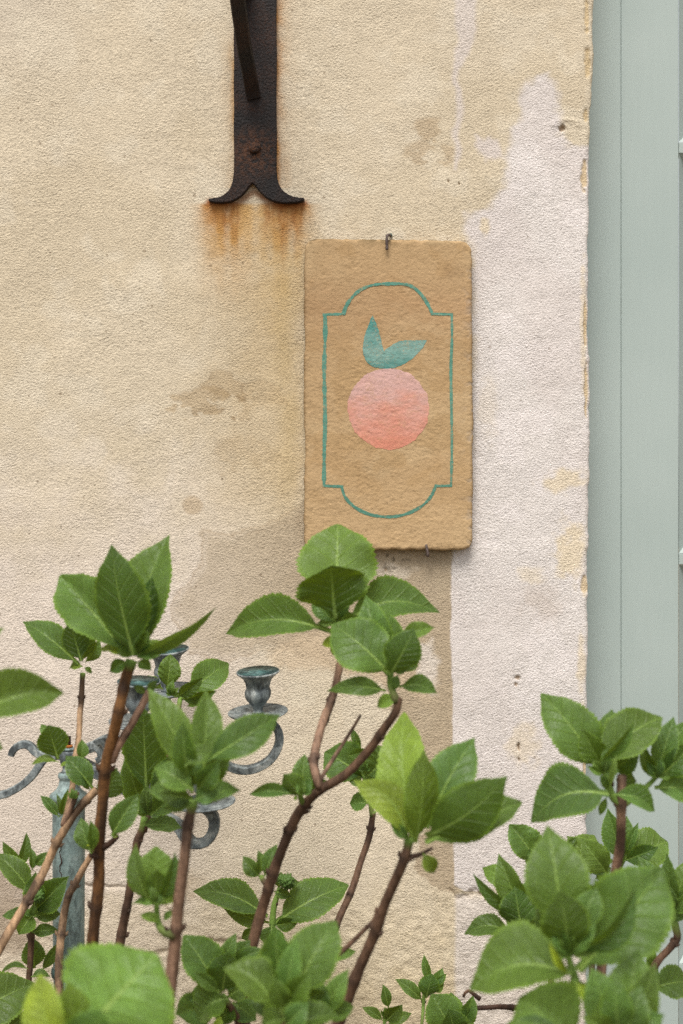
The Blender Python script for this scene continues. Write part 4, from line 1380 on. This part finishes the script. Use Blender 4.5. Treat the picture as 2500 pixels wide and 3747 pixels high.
    LV(L6, 'F', 1.03, [
        (690, 1330, 335, 585, 290, -.05, 10, .40, dict(d=1.0, fold=16)),
        (770, 1300, 800, 600, 270, -.25, 8, .38, dict(fold=20)),
        (790, 1200, 1388, 795, 290, -.12, 14, .40, dict(fold=16, bow=-.03)),
        (640, 1330, 600, 880, 200, .2, -10, .34, dict(d=1.06)),
        (690, 1440, 365, 1235, 230, -.15, 18, .44, dict(d=1.06)),
        (690, 1500, 400, 1480, 200, .1, -10, .34),
        (700, 1535, 1060, 1395, 190, -.15, 22, .44, dict(b=.6)),
        (720, 1440, 900, 1190, 190, .15, -10, .36, dict(d=1.06)),
        (690, 1540, 440, 1590, 120, .1, 10, .42),
        (620, 1240, 840, 1050, 150, -.2, 10, .44, dict(d=1.07)),
        (680, 1460, 520, 1020, 240, .15, -8, .32, dict(d=.99)),
        (720, 1420, 980, 1010, 260, .2, -10, .30, dict(d=.98)),
        (680, 1500, 300, 1420, 190, -.1, 14, .36, dict(d=.98)),
        (700, 1520, 880, 1440, 150, .1, 10, .36, dict(d=1.06))])
    b4 = stem(sh, [('7', 1060, 1290, .99), ('7', 1062, 1400, .99), ('7', 1090, 1480, 1.0), ('7', 1180, 1530, 1.0)], (10, 16), 'deep', green=0.05)
    LV(b4, '7', 1.0, [
        (1045, 1280, 1055, 918, 260, -.12, 0, .62, dict(d=.97, b=.55, fold=8)),
        (1015, 1290, 875, 928, 150, .05, -30, .38, dict(d=1.0)),
        (1075, 1290, 1198, 975, 150, .05, -30, .38, dict(d=1.0)),
        (1045, 1290, 1060, 1080, 140, .25, 0, .36, dict(d=1.01, **UN)),
        (1060, 1320, 882, 1288, 56, -.2, 40, .62),
        (1060, 1320, 1252, 1275, 60, -.2, 40, .74),
        (1080, 1440, 948, 1368, 70, -.1, 20, .52),
        (1105, 1420, 1172, 1345, 50, 0, 20, .5)])
    L7 = stem(sh, [('7', 222, 1420, .36), ('7', 212, 1520, .36), ('7', 200, 1750, .36), ('7', 185, 1950, .37), ('7', 178, 2130, .38)], (12, 11), 'dark', g(-.02, .3), green=0.01)
    LV(L7, '7', .37, [
        (215, 1240, -30, 945, 160, -.1, 15, .36, dict(d=.38)),
        (130, 1060, 188, 828, 80, -.1, -20, .36, dict(d=.34)),
        (150, 1070, 12, 892, 80, .1, -20, .32, dict(d=.35)),
        (220, 1080, 210, 925, 60, 0, 10, .34),
        (235, 1050, 325, 962, 75, .1, 0, .30),
        (225, 1360, 458, 1128, 220, .15, 0, .30, dict(a=.8)),
        (240, 1380, 400, 1180, 150, -.1, 20, .36),
        (215, 1395, 12, 1385, 80, -.1, 30, .36),
        (225, 1370, 125, 1515, 170, .3, 5, .42, dict(a=.7)),
        (230, 1395, 405, 1360, 110, -.1, 25, .38),
        (215, 1500, 388, 1478, 85, .1, 10, .34),
        (230, 1320, 240, 1100, 150, .2, 0, .30, dict(d=.39)),
        (232, 1740, 212, 1528, 160, .1, 0, .32, dict(d=.34)),
        (285, 1755, 428, 1548, 75, 0, -20, .34, dict(d=.34, bow=.06)),
        (190, 1745, -10, 1738, 40, .1, 60, .36),
        (210, 1800, 340, 1790, 60, 0, 40, .34)])
    flower_bud(L7, '7', 258, 1255, 44, .40)
    LV(L7, 'A', .42, [(-260, 960, 260, 660, 430, -.1, 10, .33, dict(a=.8, b=.6)), (-100, 1250, 190, 930, 300, .1, 0, .3)])
    # nearest leaves at the left edge and the lower left
    L0 = stem(sh, [('S', -120, 2640, 1.12), ('S', -150, 2900, 1.12), ('S', -160, 3300, 1.12), ('S', -140, 3800, 1.1)], (18, 22), 'pink', g(-.1, -.25), green=.01)
    LV(L0, '4', 1.12, [(-180, 1430, 415, 1235, 360, -.12, 20, .44, dict(bow=.04, b=.7)), (-150, 1300, 97, 1172, 120, .1, 0, .34, dict(d=1.08)), (-160, 980, 24, 822, 110, 0, 10, .6), (-160, 1600, 20, 1640, 160, .1, 10, .5)])
    L9 = stem(sh, [('A', 700, 1120, 1.32), ('A', 700, 1250, 1.32), ('A', 690, 1500, 1.3)], (20, 24), 'pink', g(.15, -.45), green=.02)
    LV(L9, 'A', 1.33, [
        (690, 1080, 1290, 425, 1000, -.40, 6, .64, dict(a=.55, b=.42, fold=6, pet=.02, arch=.03)),
        (480, 1240, 265, 600, 330, -.25, -24, .78, dict(a=.7, b=.5, fold=14, d=1.34)),
        (640, 1180, 560, 690, 330, .25, 0, .50, dict(fold=-12, d=1.32)),
        (700, 1250, 830, 905, 460, .45, 0, .50, dict(fold=-8, d=1.36, b=.5)),
        (800, 1300, 1150, 1010, 300, -.2, 10, .5, dict(d=1.36))])
    tag(sh, 'leafy green hydrangea shrub with brown stems in front of the candelabrum', 'shrub', 'hydrangea shrubs in front of the wall')

def centre_shrub():
    base = (-0.06, -0.72, 0)
    sh = empty('hydrangea_shrub', base)
    g = lambda dx, dy=0: (base[0] + dx, base[1] + dy, 0)
    C2 = stem(sh, [('5', 1232, 1225, .83), ('8', 1150, 10, .83), ('8', 1080, 115, .82), ('8', 1000, 230, .81), ('8', 850, 385, .80), ('8', 700, 480, .79), ('8', 605, 570, .78), ('8', 525, 690, .77), ('8', 455, 870, .76), ('8', 390, 1060, .75), ('8', 340, 1210, .74), ('8', 295, 1400, .74), ('8', 260, 1600, .74), ('8', 240, 1900, .74)], (15, 21), 'dark', g(-.04, 0), nodes=[('8', 505, 730, .77), ('8', 370, 1080, .75), ('8', 600, 575, .78)], green=0.0)
    nk = stem(sh, [('5', 1185, 1030, .82), ('5', 1185, 1130, .82), ('5', 1205, 1210, .83), ('5', 1225, 1260, .83)], (12, 14), 'dark', green=0.045)
    LV(nk, '5', .83, [
        (1182, 1075, 812, 735, 340, -.2, 12, .42, dict(a=.7, b=.55, fold=14)),
        (1182, 1030, 1012, 575, 230, -.05, -16, .48, dict(fold=24, d=.80)),
        (1192, 1060, 1335, 785, 230, .25, -10, .38, dict(fold=-14, d=.85)),
        (1180, 1040, 1150, 640, 200, -.2, 14, .42, dict(d=.79, crink=.5)),
        (1240, 840, 1465, 772, 120, -.1, 14, .52),
        (1195, 1060, 1330, 860, 210, .1, 0, .33, dict(d=.80)),
        (1155, 1180, 785, 1165, 120, .05, 12, .34, dict(bow=.04)),
        (1238, 1155, 1485, 1198, 125, -.1, 16, .44, dict(bow=.09)),
        (1225, 1225, 1095, 1280, 85, -.1, 20, .78, dict(b=.5)),
        (1200, 1180, 1230, 1080, 60, 0, 0, .4)])
    C1 = stem(sh, [('5', 880, 930, .72), ('5', 832, 1150, .72), ('5', 762, 1370, .73), ('8', 735, 10, .74), ('8', 690, 150, .76), ('8', 655, 295, .78), ('8', 672, 395, .79), ('8', 700, 470, .79)], (14, 17), 'pink', nodes=[('5', 762, 1370, .73), ('8', 655, 300, .78)], green=0.0)
    nk1 = stem(sh, [('5', 835, 640, .72), ('5', 832, 760, .72), ('5', 845, 860, .72), ('5', 880, 950, .72)], (8, 13), 'dark', green=0.06)
    LV(nk1, '5', .72, [
        (835, 700, 848, 103, 490, -.30, 0, .52, dict(d=.70, a=1.5, b=.50, arch=.05, fold=10)),
        (832, 720, 800, 375, 440, .45, 0, .34, dict(d=.74, a=1.3, b=.35, fold=-10, arch=-.04, curl=0)),
        (815, 810, 105, 738, 300, -.12, 22, .42, dict(pet=.14, bow=.05, b=.75)),
        (860, 770, 1500, 672, 270, -.12, 22, .40, dict(d=.69, bow=.14, b=.6, pet=.12)),
        (835, 750, 955, 690, 110, .2, -10, .30, dict(d=.70)),
        (832, 755, 730, 700, 80, .2, -10, .30, dict(d=.70)),
        (850, 880, 745, 885, 80, -.1, 20, .85),
        (850, 880, 812, 952, 70, .1, 0, .92)])
    tw = stem(sh, [('8', 940, 28, .76), ('8', 880, 130, .77), ('8', 790, 270, .78), ('8', 705, 405, .79), ('8', 690, 470, .79)], (5, 9), 'pink')
    b1 = stem(sh, [('8', 575, 500, .79), ('8', 585, 545, .785), ('8', 610, 580, .78)], (10, 12), 'deep', green=.02)
    LV(b1, '8', .80, [
        (550, 510, 262, 502, 90, -.05, 14, .38, dict(bow=.05)),
        (590, 505, 600, 262, 135, -.15, 0, .40, dict(d=.78, fold=22)),
        (590, 515, 475, 388, 135, .25, -10, .34, dict(fold=-14)),
        (610, 495, 752, 428, 75, -.1, 20, .36, dict(d=.77)),
        (560, 530, 535, 525, 30, 0, 0, .8),
        (580, 500, 640, 420, 80, .15, 0, .34)])
    b2 = stem(sh, [('8', 340, 1005, .74), ('8', 352, 1030, .748), ('8', 385, 1060, .75)], (9, 12), 'deep', green=.01)
    LV(b2, '8', .74, [
        (335, 1005, 226, 886, 95, .05, -10, .34),
        (360, 1000, 423, 815, 95, -.1, 10, .40),
        (335, 985, 328, 845, 70, -.05, 20, .38, dict(d=.72)),
        (320, 990, 255, 965, 50, .1, 10, .34)])
    C3 = stem(sh, [('8', 1015, 610, .40), ('8', 992, 770, .40), ('8', 940, 920, .41), ('8', 880, 1100, .43), ('8', 805, 1275, .45), ('8', 725, 1490, .48), ('8', 655, 1680, .5), ('8', 610, 1810, .52), ('8', 560, 2000, .54)], (11, 15), 'dark', g(.02, .2), nodes=[('8', 875, 1110, .43)], green=0.004)
    nk3 = stem(sh, [('8', 955, 390, .40), ('8', 985, 480, .40), ('8', 1005, 590, .40), ('8', 1012, 640, .40)], (7, 10), 'dark', green=.08)
    LV(nk3, '8', .40, [
        (955, 395, 722, 245, 260, -.2, 8, .36, dict(a=.5, b=.45)),
        (970, 400, 1155, 255, 240, -.1, 0, .33, dict(crink=1.0, b=.4)),
        (940, 250, 888, 105, 55, 0, 0, .32),
        (865, 275, 1010, 238, 66, .2, 0, .30, dict(d=.42)),
        (1095, 440, 1215, 452, 60, 0, 20, .36),
        (985, 560, 875, 560, 110, -.1, 14, .44, dict(crink=.8, b=.4)),
        (955, 400, 850, 400, 120, .2, 0, .33),
        (960, 420, 1080, 330, 180, .1, 0, .30, dict(d=.38))])
    C4 = stem(sh, [('8', 1235, 770, .97), ('8', 1205, 890, .97), ('8', 1150, 1030, .96), ('8', 1085, 1180, .95), ('8', 1030, 1330, .94), ('8', 960, 1500, .93), ('8', 890, 1670, .92), ('8', 800, 1900, .9)], (17, 22), 'dark', g(.08, -.1), nodes=[('8', 1035, 1325, .94), ('8', 1215, 880, .97)], green=.01)
    sp = stem(sh, [('8', 1375, 832, .96), ('8', 1300, 870, .965), ('8', 1230, 890, .97)], (5, 12), 'deep')
    LV(C4, '8', .98, [
        (1265, 800, 1148, 5, 320, -.18, -10, .74, dict(fold=20, d=.95, b=.6)),
        (1225, 775, 905, 415, 200, -.1, 14, .78, dict(bow=.14, fold=10, curl=.1)),
        (1235, 780, 1115, 670, 70, 0, 0, .5),
        (1318, 862, 1392, 985, 105, .05, 0, .72, dict(b=.6)),
        (1275, 800, 1330, 250, 200, .15, 10, .50, dict(d=1.0, fold=-12))])
    LV(C4, '6', 1.0, [
        (-70, 1100, 235, 515, 300, -.25, 10, .44, dict(d=.97, fold=18)),
        (-70, 1150, 447, 790, 330, .28, -14, .36, dict(d=1.02, fold=-10, bow=-.02)),
        (-75, 1190, 545, 928, 310, -.12, 18, .44, dict(d=1.0, pet=.08, bow=-.05, b=.6))])
    b5 = stem(sh, [('8', 1036, 1190, .88), ('8', 1022, 1260, .88), ('8', 960, 1330, .88), ('8', 890, 1400, .88), ('8', 800, 1480, .88), ('8', 700, 1560, .88), ('8', 600, 1760, .88)], (5, 12), 'dark', g(0, -.12))
    LV(b5, 'C', .8, [(10, 490, 228, 392, 100, -.1, 16, .46)])
    LV(b5, '8', .86, [(795, 1470, 785, 1395, 28, 0, 0, .2)])
    # sharp cluster close to the wall
    Dd = stem(sh, [('B', 890, 405, .17), ('B', 885, 520, .18), ('B', 870, 800, .2), ('B', 850, 1300, .24)], (10, 11), 'dark', g(-.1, .45), green=.05)
    nkd = stem(sh, [('B', 950, 110, .17), ('B', 905, 260, .17), ('B', 890, 420, .17)], (9, 12), 'dark', green=.2)
    LV(nkd, 'B', .17, [
        (850, 345, 238, 98, 270, -.1, 18, .34, dict(a=.7, b=.75, bow=.06)),
        (860, 395, 480, 270, 150, .2, -10, .28, dict(d=.15)),
        (900, 405, 1505, 55, 320, -.15, 14, .35, dict(pet=.13, a=.45, b=.5)),
        (905, 140, 1045, 182, 95, .1, 0, .40),
        (910, 415, 1105, 385, 120, .15, -10, .28),
        (885, 415, 870, 600, 220, .3, 0, .32, dict(d=.19)),
        (760, 450, 635, 530, 100, .1, 0, .30),
        (960, 110, 1110, 60, 90, -.1, 20, .42, dict(crink=1)),
        (940, 110, 960, -20, 110, -.1, 0, .42, dict(crink=1.5))])
    flower_bud(nkd, 'B', 1010, 60, 62, .19)
    flower_bud(nkd, 'B', 965, 40, 40, .185)
    # blurred near cluster
    En = stem(sh, [('B', 990, 1000, 1.16), ('B', 985, 1150, 1.16), ('B', 960, 1400, 1.15)], (16, 18), 'pink', g(.0, -.35), green=.03)
    LV(En, 'B', 1.17, [
        (1060, 1000, 1400, 370, 430, -.25, 8, .42, dict(fold=16, d=1.15, b=.55)),
        (960, 980, 905, 410, 300, .10, 0, .44, dict(d=1.14)),
        (905, 1090, 490, 760, 360, -.2, 16, .50, dict(bow=.12, b=.6)),
        (960, 1010, 820, 560, 260, .15, -10, .44, dict(d=1.13)),
        (1000, 1020, 1090, 520, 220, -.15, 10, .46, dict(d=1.17)),
        (1010, 1060, 1200, 800, 240, .15, 0, .38, dict(d=1.18)),
        (980, 1100, 900, 860, 200, .3, 0, .42, dict(d=1.19)),
        (1000, 1190, 780, 1230, 240, -.1, 20, .42, dict(d=1.18)),
        (1040, 1260, 1430, 1130, 260, -.2, 25, .42, dict(d=1.18)),
        (1000, 1100, 1330, 960, 220, .1, 0, .36, dict(d=1.12)),
        (960, 1120, 700, 1010, 220, .1, 10, .36, dict(d=1.13)),
        (1000, 1240, 1180, 1060, 220, .1, 0, .42, dict(d=1.2))])
    E2 = stem(sh, [('B', 1290, 1130, 1.05), ('B', 1270, 1300, 1.05)], (13, 15), 'dark', g(.06, -.3), green=.02)
    LV(E2, 'B', 1.06, [
        (1300, 1160, 1505, 785, 190, -.1, 0, .52, dict(fold=20)),
        (1290, 1160, 1275, 850, 190, .1, 0, .38),
        (1280, 1180, 1180, 960, 160, .2, 0, .38, dict(d=1.04)),
        (1310, 1180, 1560, 1080, 200, -.2, 20, .42)])
    # cluster left of the blurred one
    F1 = stem(sh, [('B', 470, 985, .80), ('B', 520, 1050, .80), ('B', 600, 1180, .79), ('B', 640, 1300, .78)], (11, 14), 'dark', g(-.1, -.05), green=.015)
    LV(F1, 'B', .81, [
        (455, 970, 165, 495, 340, -.15, 12, .38, dict(b=.55, fold=16)),
        (480, 960, 530, 640, 300, .35, 0, .33, dict(d=.83, fold=-12, b=.55)),
        (470, 760, 588, 488, 125, -.05, 0, .40, dict(d=.79)),
        (525, 1015, 270, 1205, 330, .10, 24, .46, dict(a=.5, b=.7, bow=.12)),
        (440, 990, 90, 1180, 300, .1, -10, .30, dict(d=.77)),
        (560, 730, 815, 612, 130, .05, 14, .35, dict(d=.78)),
        (530, 760, 705, 540, 170, -.1, 10, .38, dict(d=.77)),
        (450, 970, 250, 800, 120, .1, 10, .36, dict(d=.84)),
        (420, 1300, 466, 1163, 90, 0, 0, .82, dict(d=.9)),
        (470, 980, 330, 640, 180, .1, -8, .36, dict(d=.79)),
        (520, 1010, 720, 880, 190, .1, 10, .34, dict(d=.80)),
        (470, 1000, 190, 1010, 220, .05, 10, .34, dict(d=.78)),
        (540, 1040, 480, 1240, 200, .2, 0, .34, dict(d=.79)),
        (560, 1050, 760, 1200, 200, .1, 10, .34, dict(d=.78))])
    # small shoots right against the wall
    W1 = stem(sh, [('C', 790, 700, .10), ('C', 785, 810, .10), ('C', 770, 1000, .12), ('C', 740, 1300, .14)], (6, 6), 'dark', g(.25, .5), green=.09)
    LV(W1, 'C', .10, [
        (775, 810, 563, 628, 115, -.1, 14, .40),
        (805, 790, 850, 610, 170, .25, 0, .28, dict(d=.12, b=.5, fold=-10)),
        (830, 660, 788, 432, 75, -.05, 0, .38, dict(crink=.5)),
        (870, 700, 940, 545, 95, -.1, 0, .46),
        (890, 700, 972, 588, 66, 0, 10, .40),
        (860, 740, 950, 650, 90, .1, 0, .34)])
    W2 = stem(sh, [('C', 480, 880, .12), ('C', 465, 980, .12), ('C', 460, 1150, .13)], (6, 6), 'dark', g(.12, .48), green=.09)
    LV(W2, 'C', .12, [
        (452, 975, 283, 862, 80, -.1, 14, .36),
        (500, 870, 450, 678, 95, -.1, 0, .38, dict(crink=.4)),
        (475, 980, 612, 842, 140, .2, -8, .28, dict(d=.14)),
        (490, 1010, 688, 908, 95, -.1, 14, .40)])
    W3 = stem(sh, [('C', 1030, 1000, .30), ('C', 1030, 1100, .30), ('C', 1000, 1300, .3)], (9, 10), 'dark', g(.3, .3), green=.03)
    LV(W3, 'C', .31, [
        (1010, 1050, 850, 760, 330, -.15, 10, .42, dict(a=.6, b=.4)),
        (1040, 1060, 990, 880, 240, .3, 0, .30, dict(d=.33, b=.4)),
        (1120, 1020, 1190, 765, 150, -.05, 0, .36, dict(crink=.4)),
        (1060, 1050, 1230, 850, 160, .1, 0, .32),
        (1000, 1060, 1010, 745, 220, -.15, 0, .42, dict(d=.29, b=.4))])
    tag(sh, 'green hydrangea shrub with tall branching stems below the painted plaque', 'shrub', 'hydrangea shrubs in front of the wall')

def right_shrub():
    base = (0.40, -0.72, 0)
    sh = empty('hydrangea_shrub', base)
    g = lambda dx, dy=0: (base[0] + dx, base[1] + dy, 0)
    R1 = stem(sh, [('6', 1180, 760, .87), ('6', 1175, 950, .87), ('6', 1165, 1200, .86), ('6', 1140, 1390, .85), ('6', 1100, 1700, .84), ('6', 1050, 2000, .83), ('6', 1020, 2400, .82)], (18, 19), 'pink', g(.0, .02), nodes=[('6', 1180, 945, .87)], green=0.0)
    nk = stem(sh, [('6', 1060, 690, .87), ('6', 1085, 800, .87), ('6', 1110, 880, .87), ('6', 1165, 950, .87)], (13, 16), 'dark', green=.10)
    LV(nk, '6', .88, [
        (1030, 720, 698, 235, 300, -.08, 14, .44, dict(fold=16, d=.86, b=.7)),
        (1070, 700, 1122, 325, 180, -.2, 0, .40, dict(d=.85, fold=24)),
        (1050, 700, 925, 465, 170, .15, -10, .38, dict(crink=.3)),
        (1030, 700, 1438, 362, 300, -.25, 14, .46, dict(d=.87, a=.7, b=.45, bow=.03)),
        (1035, 680, 1255, 435, 90, .2, -30, .44, dict(d=.90)),
        (1090, 730, 1295, 610, 150, .15, -20, .30, dict(d=.84)),
        (1095, 880, 588, 1048, 340, -.10, 26, .38, dict(bow=.12, a=.55, b=.65, d=.9)),
        (1120, 885, 1402, 985, 150, -.05, 26, .52, dict(bow=.06, d=.9)),
        (1140, 790, 1275, 800, 110, .1, 10, .34, dict(d=.83)),
        (1100, 840, 1142, 635, 44, .1, 0, .56, dict(d=.92)),
        (1095, 850, 1040, 760, 60, .1, 0, .5),
        (1080, 900, 1035, 1020, 50, .1, 0, .46, dict(d=.86))])
    b1 = stem(sh, [('6', 1420, 750, .83), ('6', 1340, 830, .84), ('6', 1250, 900, .85), ('6', 1180, 960, .86)], (8, 13), 'dark', green=.12)
    LV(b1, '6', .83, [
        (1390, 790, 1308, 555, 95, .05, -10, .38),
        (1405, 775, 1508, 385, 160, -.12, 0, .44, dict(fold=22)),
        (1410, 775, 1640, 560, 170, .1, -10, .36),
        (1385, 840, 1690, 835, 190, -.1, 20, .44, dict(bow=-.03)),
        (1440, 700, 1600, 400, 140, -.1, 10, .46, dict(d=.80))])
    # sharper clusters behind
    F1 = stem(sh, [('6', 1190, 1290, .42), ('6', 1150, 1380, .43), ('6', 1080, 1500, .45), ('6', 1000, 1800, .48), ('6', 980, 2400, .52)], (9, 12), 'dark', g(-.06, .22), green=.02)
    LV(F1, '6', .43, [
        (1195, 1310, 1088, 970, 170, -.05, -12, .40, dict(fold=24)),
        (1185, 1300, 1478, 1180, 260, -.25, 16, .52, dict(a=.5, b=.42)),
        (1190, 1305, 1412, 1225, 130, .2, -12, .32, dict(d=.45)),
        (1200, 1270, 1282, 1062, 70, 0, 0, .44, dict(crink=.5)),
        (1185, 1280, 1210, 1020, 120, -.1, 0, .46, dict(d=.41, crink=.6)),
        (985, 1340, 838, 1148, 170, -.1, 12, .44),
        (1085, 1385, 925, 1175, 190, .05, -6, .42, dict(a=.6, b=.4, d=.45)),
        (975, 1390, 1112, 1335, 90, -.2, 20, .52, dict(b=.4)),
        (900, 1300, 1000, 1140, 180, -.1, 10, .50, dict(d=.40, b=.4)),
        (640, 1310, 465, 1075, 215, -.05, 8, .42, dict(crink=.5, b=.55)),
        (620, 1340, 590, 1230, 100, .2, 0, .32),
        (825, 1210, 890, 1160, 46, .1, 0, .3),
        (1010, 1420, 1080, 1385, 60, .1, 0, .3)])
    F2 = stem(sh, [('6', 1500, 1640, .66), ('6', 1520, 1730, .66), ('6', 1530, 1800, .66), ('6', 1480, 1870, .66), ('6', 1400, 1960, .66), ('6', 1300, 2150, .67), ('6', 1220, 2400, .68)], (13, 14), 'dark', g(.06, .06), nodes=[('6', 1530, 1795, .66)], green=.03)
    LV(F2, '6', .66, [
        (1500, 1640, 1285, 1275, 150, -.12, 10, .44),
        (1510, 1620, 1465, 1255, 130, .05, -10, .36, dict(crink=.4)),
        (1520, 1610, 1610, 1285, 150, -.1, 10, .48, dict(crink=.5)),
        (1500, 1640, 1610, 1480, 110, .1, 0, .36),
        (1480, 1690, 1600, 1645, 80, -.1, 10, .44, dict(bow=.1)),
        (1490, 1640, 1370, 1290, 130, -.2, 0, .52, dict(d=.63))])
    F3 = stem(sh, [('6', 1370, 2115, .62), ('6', 1330, 2200, .62), ('6', 1290, 2400, .63)], (8, 10), 'dark', g(.08, .1), green=.02)
    LV(F3, '6', .62, [(1375, 2115, 1640, 2060, 220, -.12, 14, .42, dict(a=.5, b=.5)), (1370, 2100, 1400, 1990, 70, .1, 0, .34), (1370, 2080, 1370, 1840, 80, .1, 0, .36, dict(d=.6))])
    G1 = stem(sh, [('6', 560, 1750, .58), ('6', 600, 1800, .58), ('6', 660, 1730, .58), ('6', 700, 1900, .6), ('6', 760, 2400, .62)], (9, 11), 'dark', g(-.12, .12), green=.03)
    LV(G1, '6', .59, [
        (500, 1650, 212, 1462, 80, .05, -40, .38, dict(bow=.08)),
        (490, 1480, 298, 1332, 140, -.25, 14, .62, dict(d=.56)),
        (560, 1660, 388, 1282, 190, -.02, -12, .38, dict(fold=22)),
        (540, 1755, 500, 1520, 240, .3, 0, .32, dict(d=.61, **UN)),
        (560, 1760, 710, 1570, 170, .1, 6, .38, dict(pet=.1)),
        (480, 1775, 172, 1765, 140, -.1, 22, .34, dict(bow=.12, b=.55)),
        (540, 1740, 450, 1600, 120, .1, -10, .34),
        (560, 1700, 600, 1420, 180, -.1, 0, .38, dict(d=.57))])
    tw = stem(sh, [('C', 1110, 780, .42), ('C', 1150, 730, .42), ('C', 1250, 800, .42)], (5, 8), 'dark')
    tw2 = stem(sh, [('C', 1225, 872, .44), ('C', 1330, 868, .44), ('C', 1450, 862, .45), ('C', 1700, 900, .5), ('C', 1850, 1100, .55)], (9, 11), 'deep', g(-.05, .16))
    # big near clusters
    H1 = stem(sh, [('6', 885, 2050, 1.18), ('6', 870, 2120, 1.18), ('6', 845, 2200, 1.18), ('6', 800, 2420, 1.17)], (18, 22), 'deep', g(-.1, -.36), green=.02)
    nkh = stem(sh, [('6', 830, 1870, 1.18), ('6', 850, 1960, 1.18), ('6', 885, 2070, 1.18)], (12, 15), 'dark', green=.2)
    LV(nkh, '6', 1.19, [
        (860, 2030, 195, 2080, 420, -.12, 28, .44, dict(bow=.10, a=.5, b=.45, pet=.04)),
        (900, 2010, 1440, 1345, 540, -.22, 12, .44, dict(d=1.16, a=.8, b=.5, pet=.06, bow=-.03)),
        (800, 1760, 718, 1100, 400, -.12, 0, .40, dict(d=1.15, fold=20)),
        (845, 1880, 780, 1490, 300, .30, 0, .36, dict(d=1.2, fold=-12)),
        (850, 1885, 1295, 1505, 150, .12, -36, .38, dict(d=1.2, bow=-.10)),
        (920, 1760, 1010, 1470, 190, -.2, 8, .46, dict(d=1.17, crink=.4)),
        (830, 2030, 715, 1825, 56, .1, -20, .84, dict(d=1.22)),
        (885, 2080, 1010, 2230, 90, .1, 0, .72, dict(d=1.2, b=.5)),
        (800, 1850, 640, 1600, 180, .1, 0, .34, dict(d=1.13)),
        (870, 2080, 980, 2140, 70, .2, 0, .4)])
    J1 = stem(sh, [('6', 880, 2500, 1.24), ('6', 900, 2700, 1.24)], (18, 20), 'deep', g(-.12, -.45), green=.01)
    LV(J1, '6', 1.24, [(860, 2460, 520, 2165, 520, -.35, 10, .46, dict(a=.5, b=.4, pet=.02)), (860, 2500, 380, 2380, 260, -.2, 20, .44)])
    I1 = stem(sh, [('6', 1180, 2420, 1.22), ('6', 1180, 2600, 1.22)], (18, 20), 'deep', g(-.04, -.43), green=.02)
    LV(I1, '6', 1.22, [
        (1120, 2420, 985, 1990, 260, -.1, 8, .50, dict(fold=20)),
        (1190, 2420, 1280, 1865, 330, -.15, 0, .46, dict(d=1.2, fold=16)),
        (1200, 2420, 1395, 1960, 230, .15, -10, .40, dict(d=1.23)),
        (1220, 2430, 1440, 2280, 170, .1, 10, .42, dict(d=1.25)),
        (1160, 2420, 1130, 2080, 200, .25, 0, .44, dict(d=1.25, fold=-10)),
        (1130, 2440, 940, 2300, 160, .1, 14, .5, dict(d=1.25)),
        (1200, 2440, 1420, 2120, 220, .05, 10, .40, dict(d=1.2)),
        (1150, 2440, 1040, 2200, 220, .2, 0, .42, dict(d=1.24)),
        (1210, 2430, 1300, 2120, 200, .1, 0, .42, dict(d=1.25))])
    tag(sh, 'large leaved green hydrangea shrub in front of the grey green door', 'shrub', 'hydrangea shrubs in front of the wall')

left_shrub()
centre_shrub()
right_shrub()
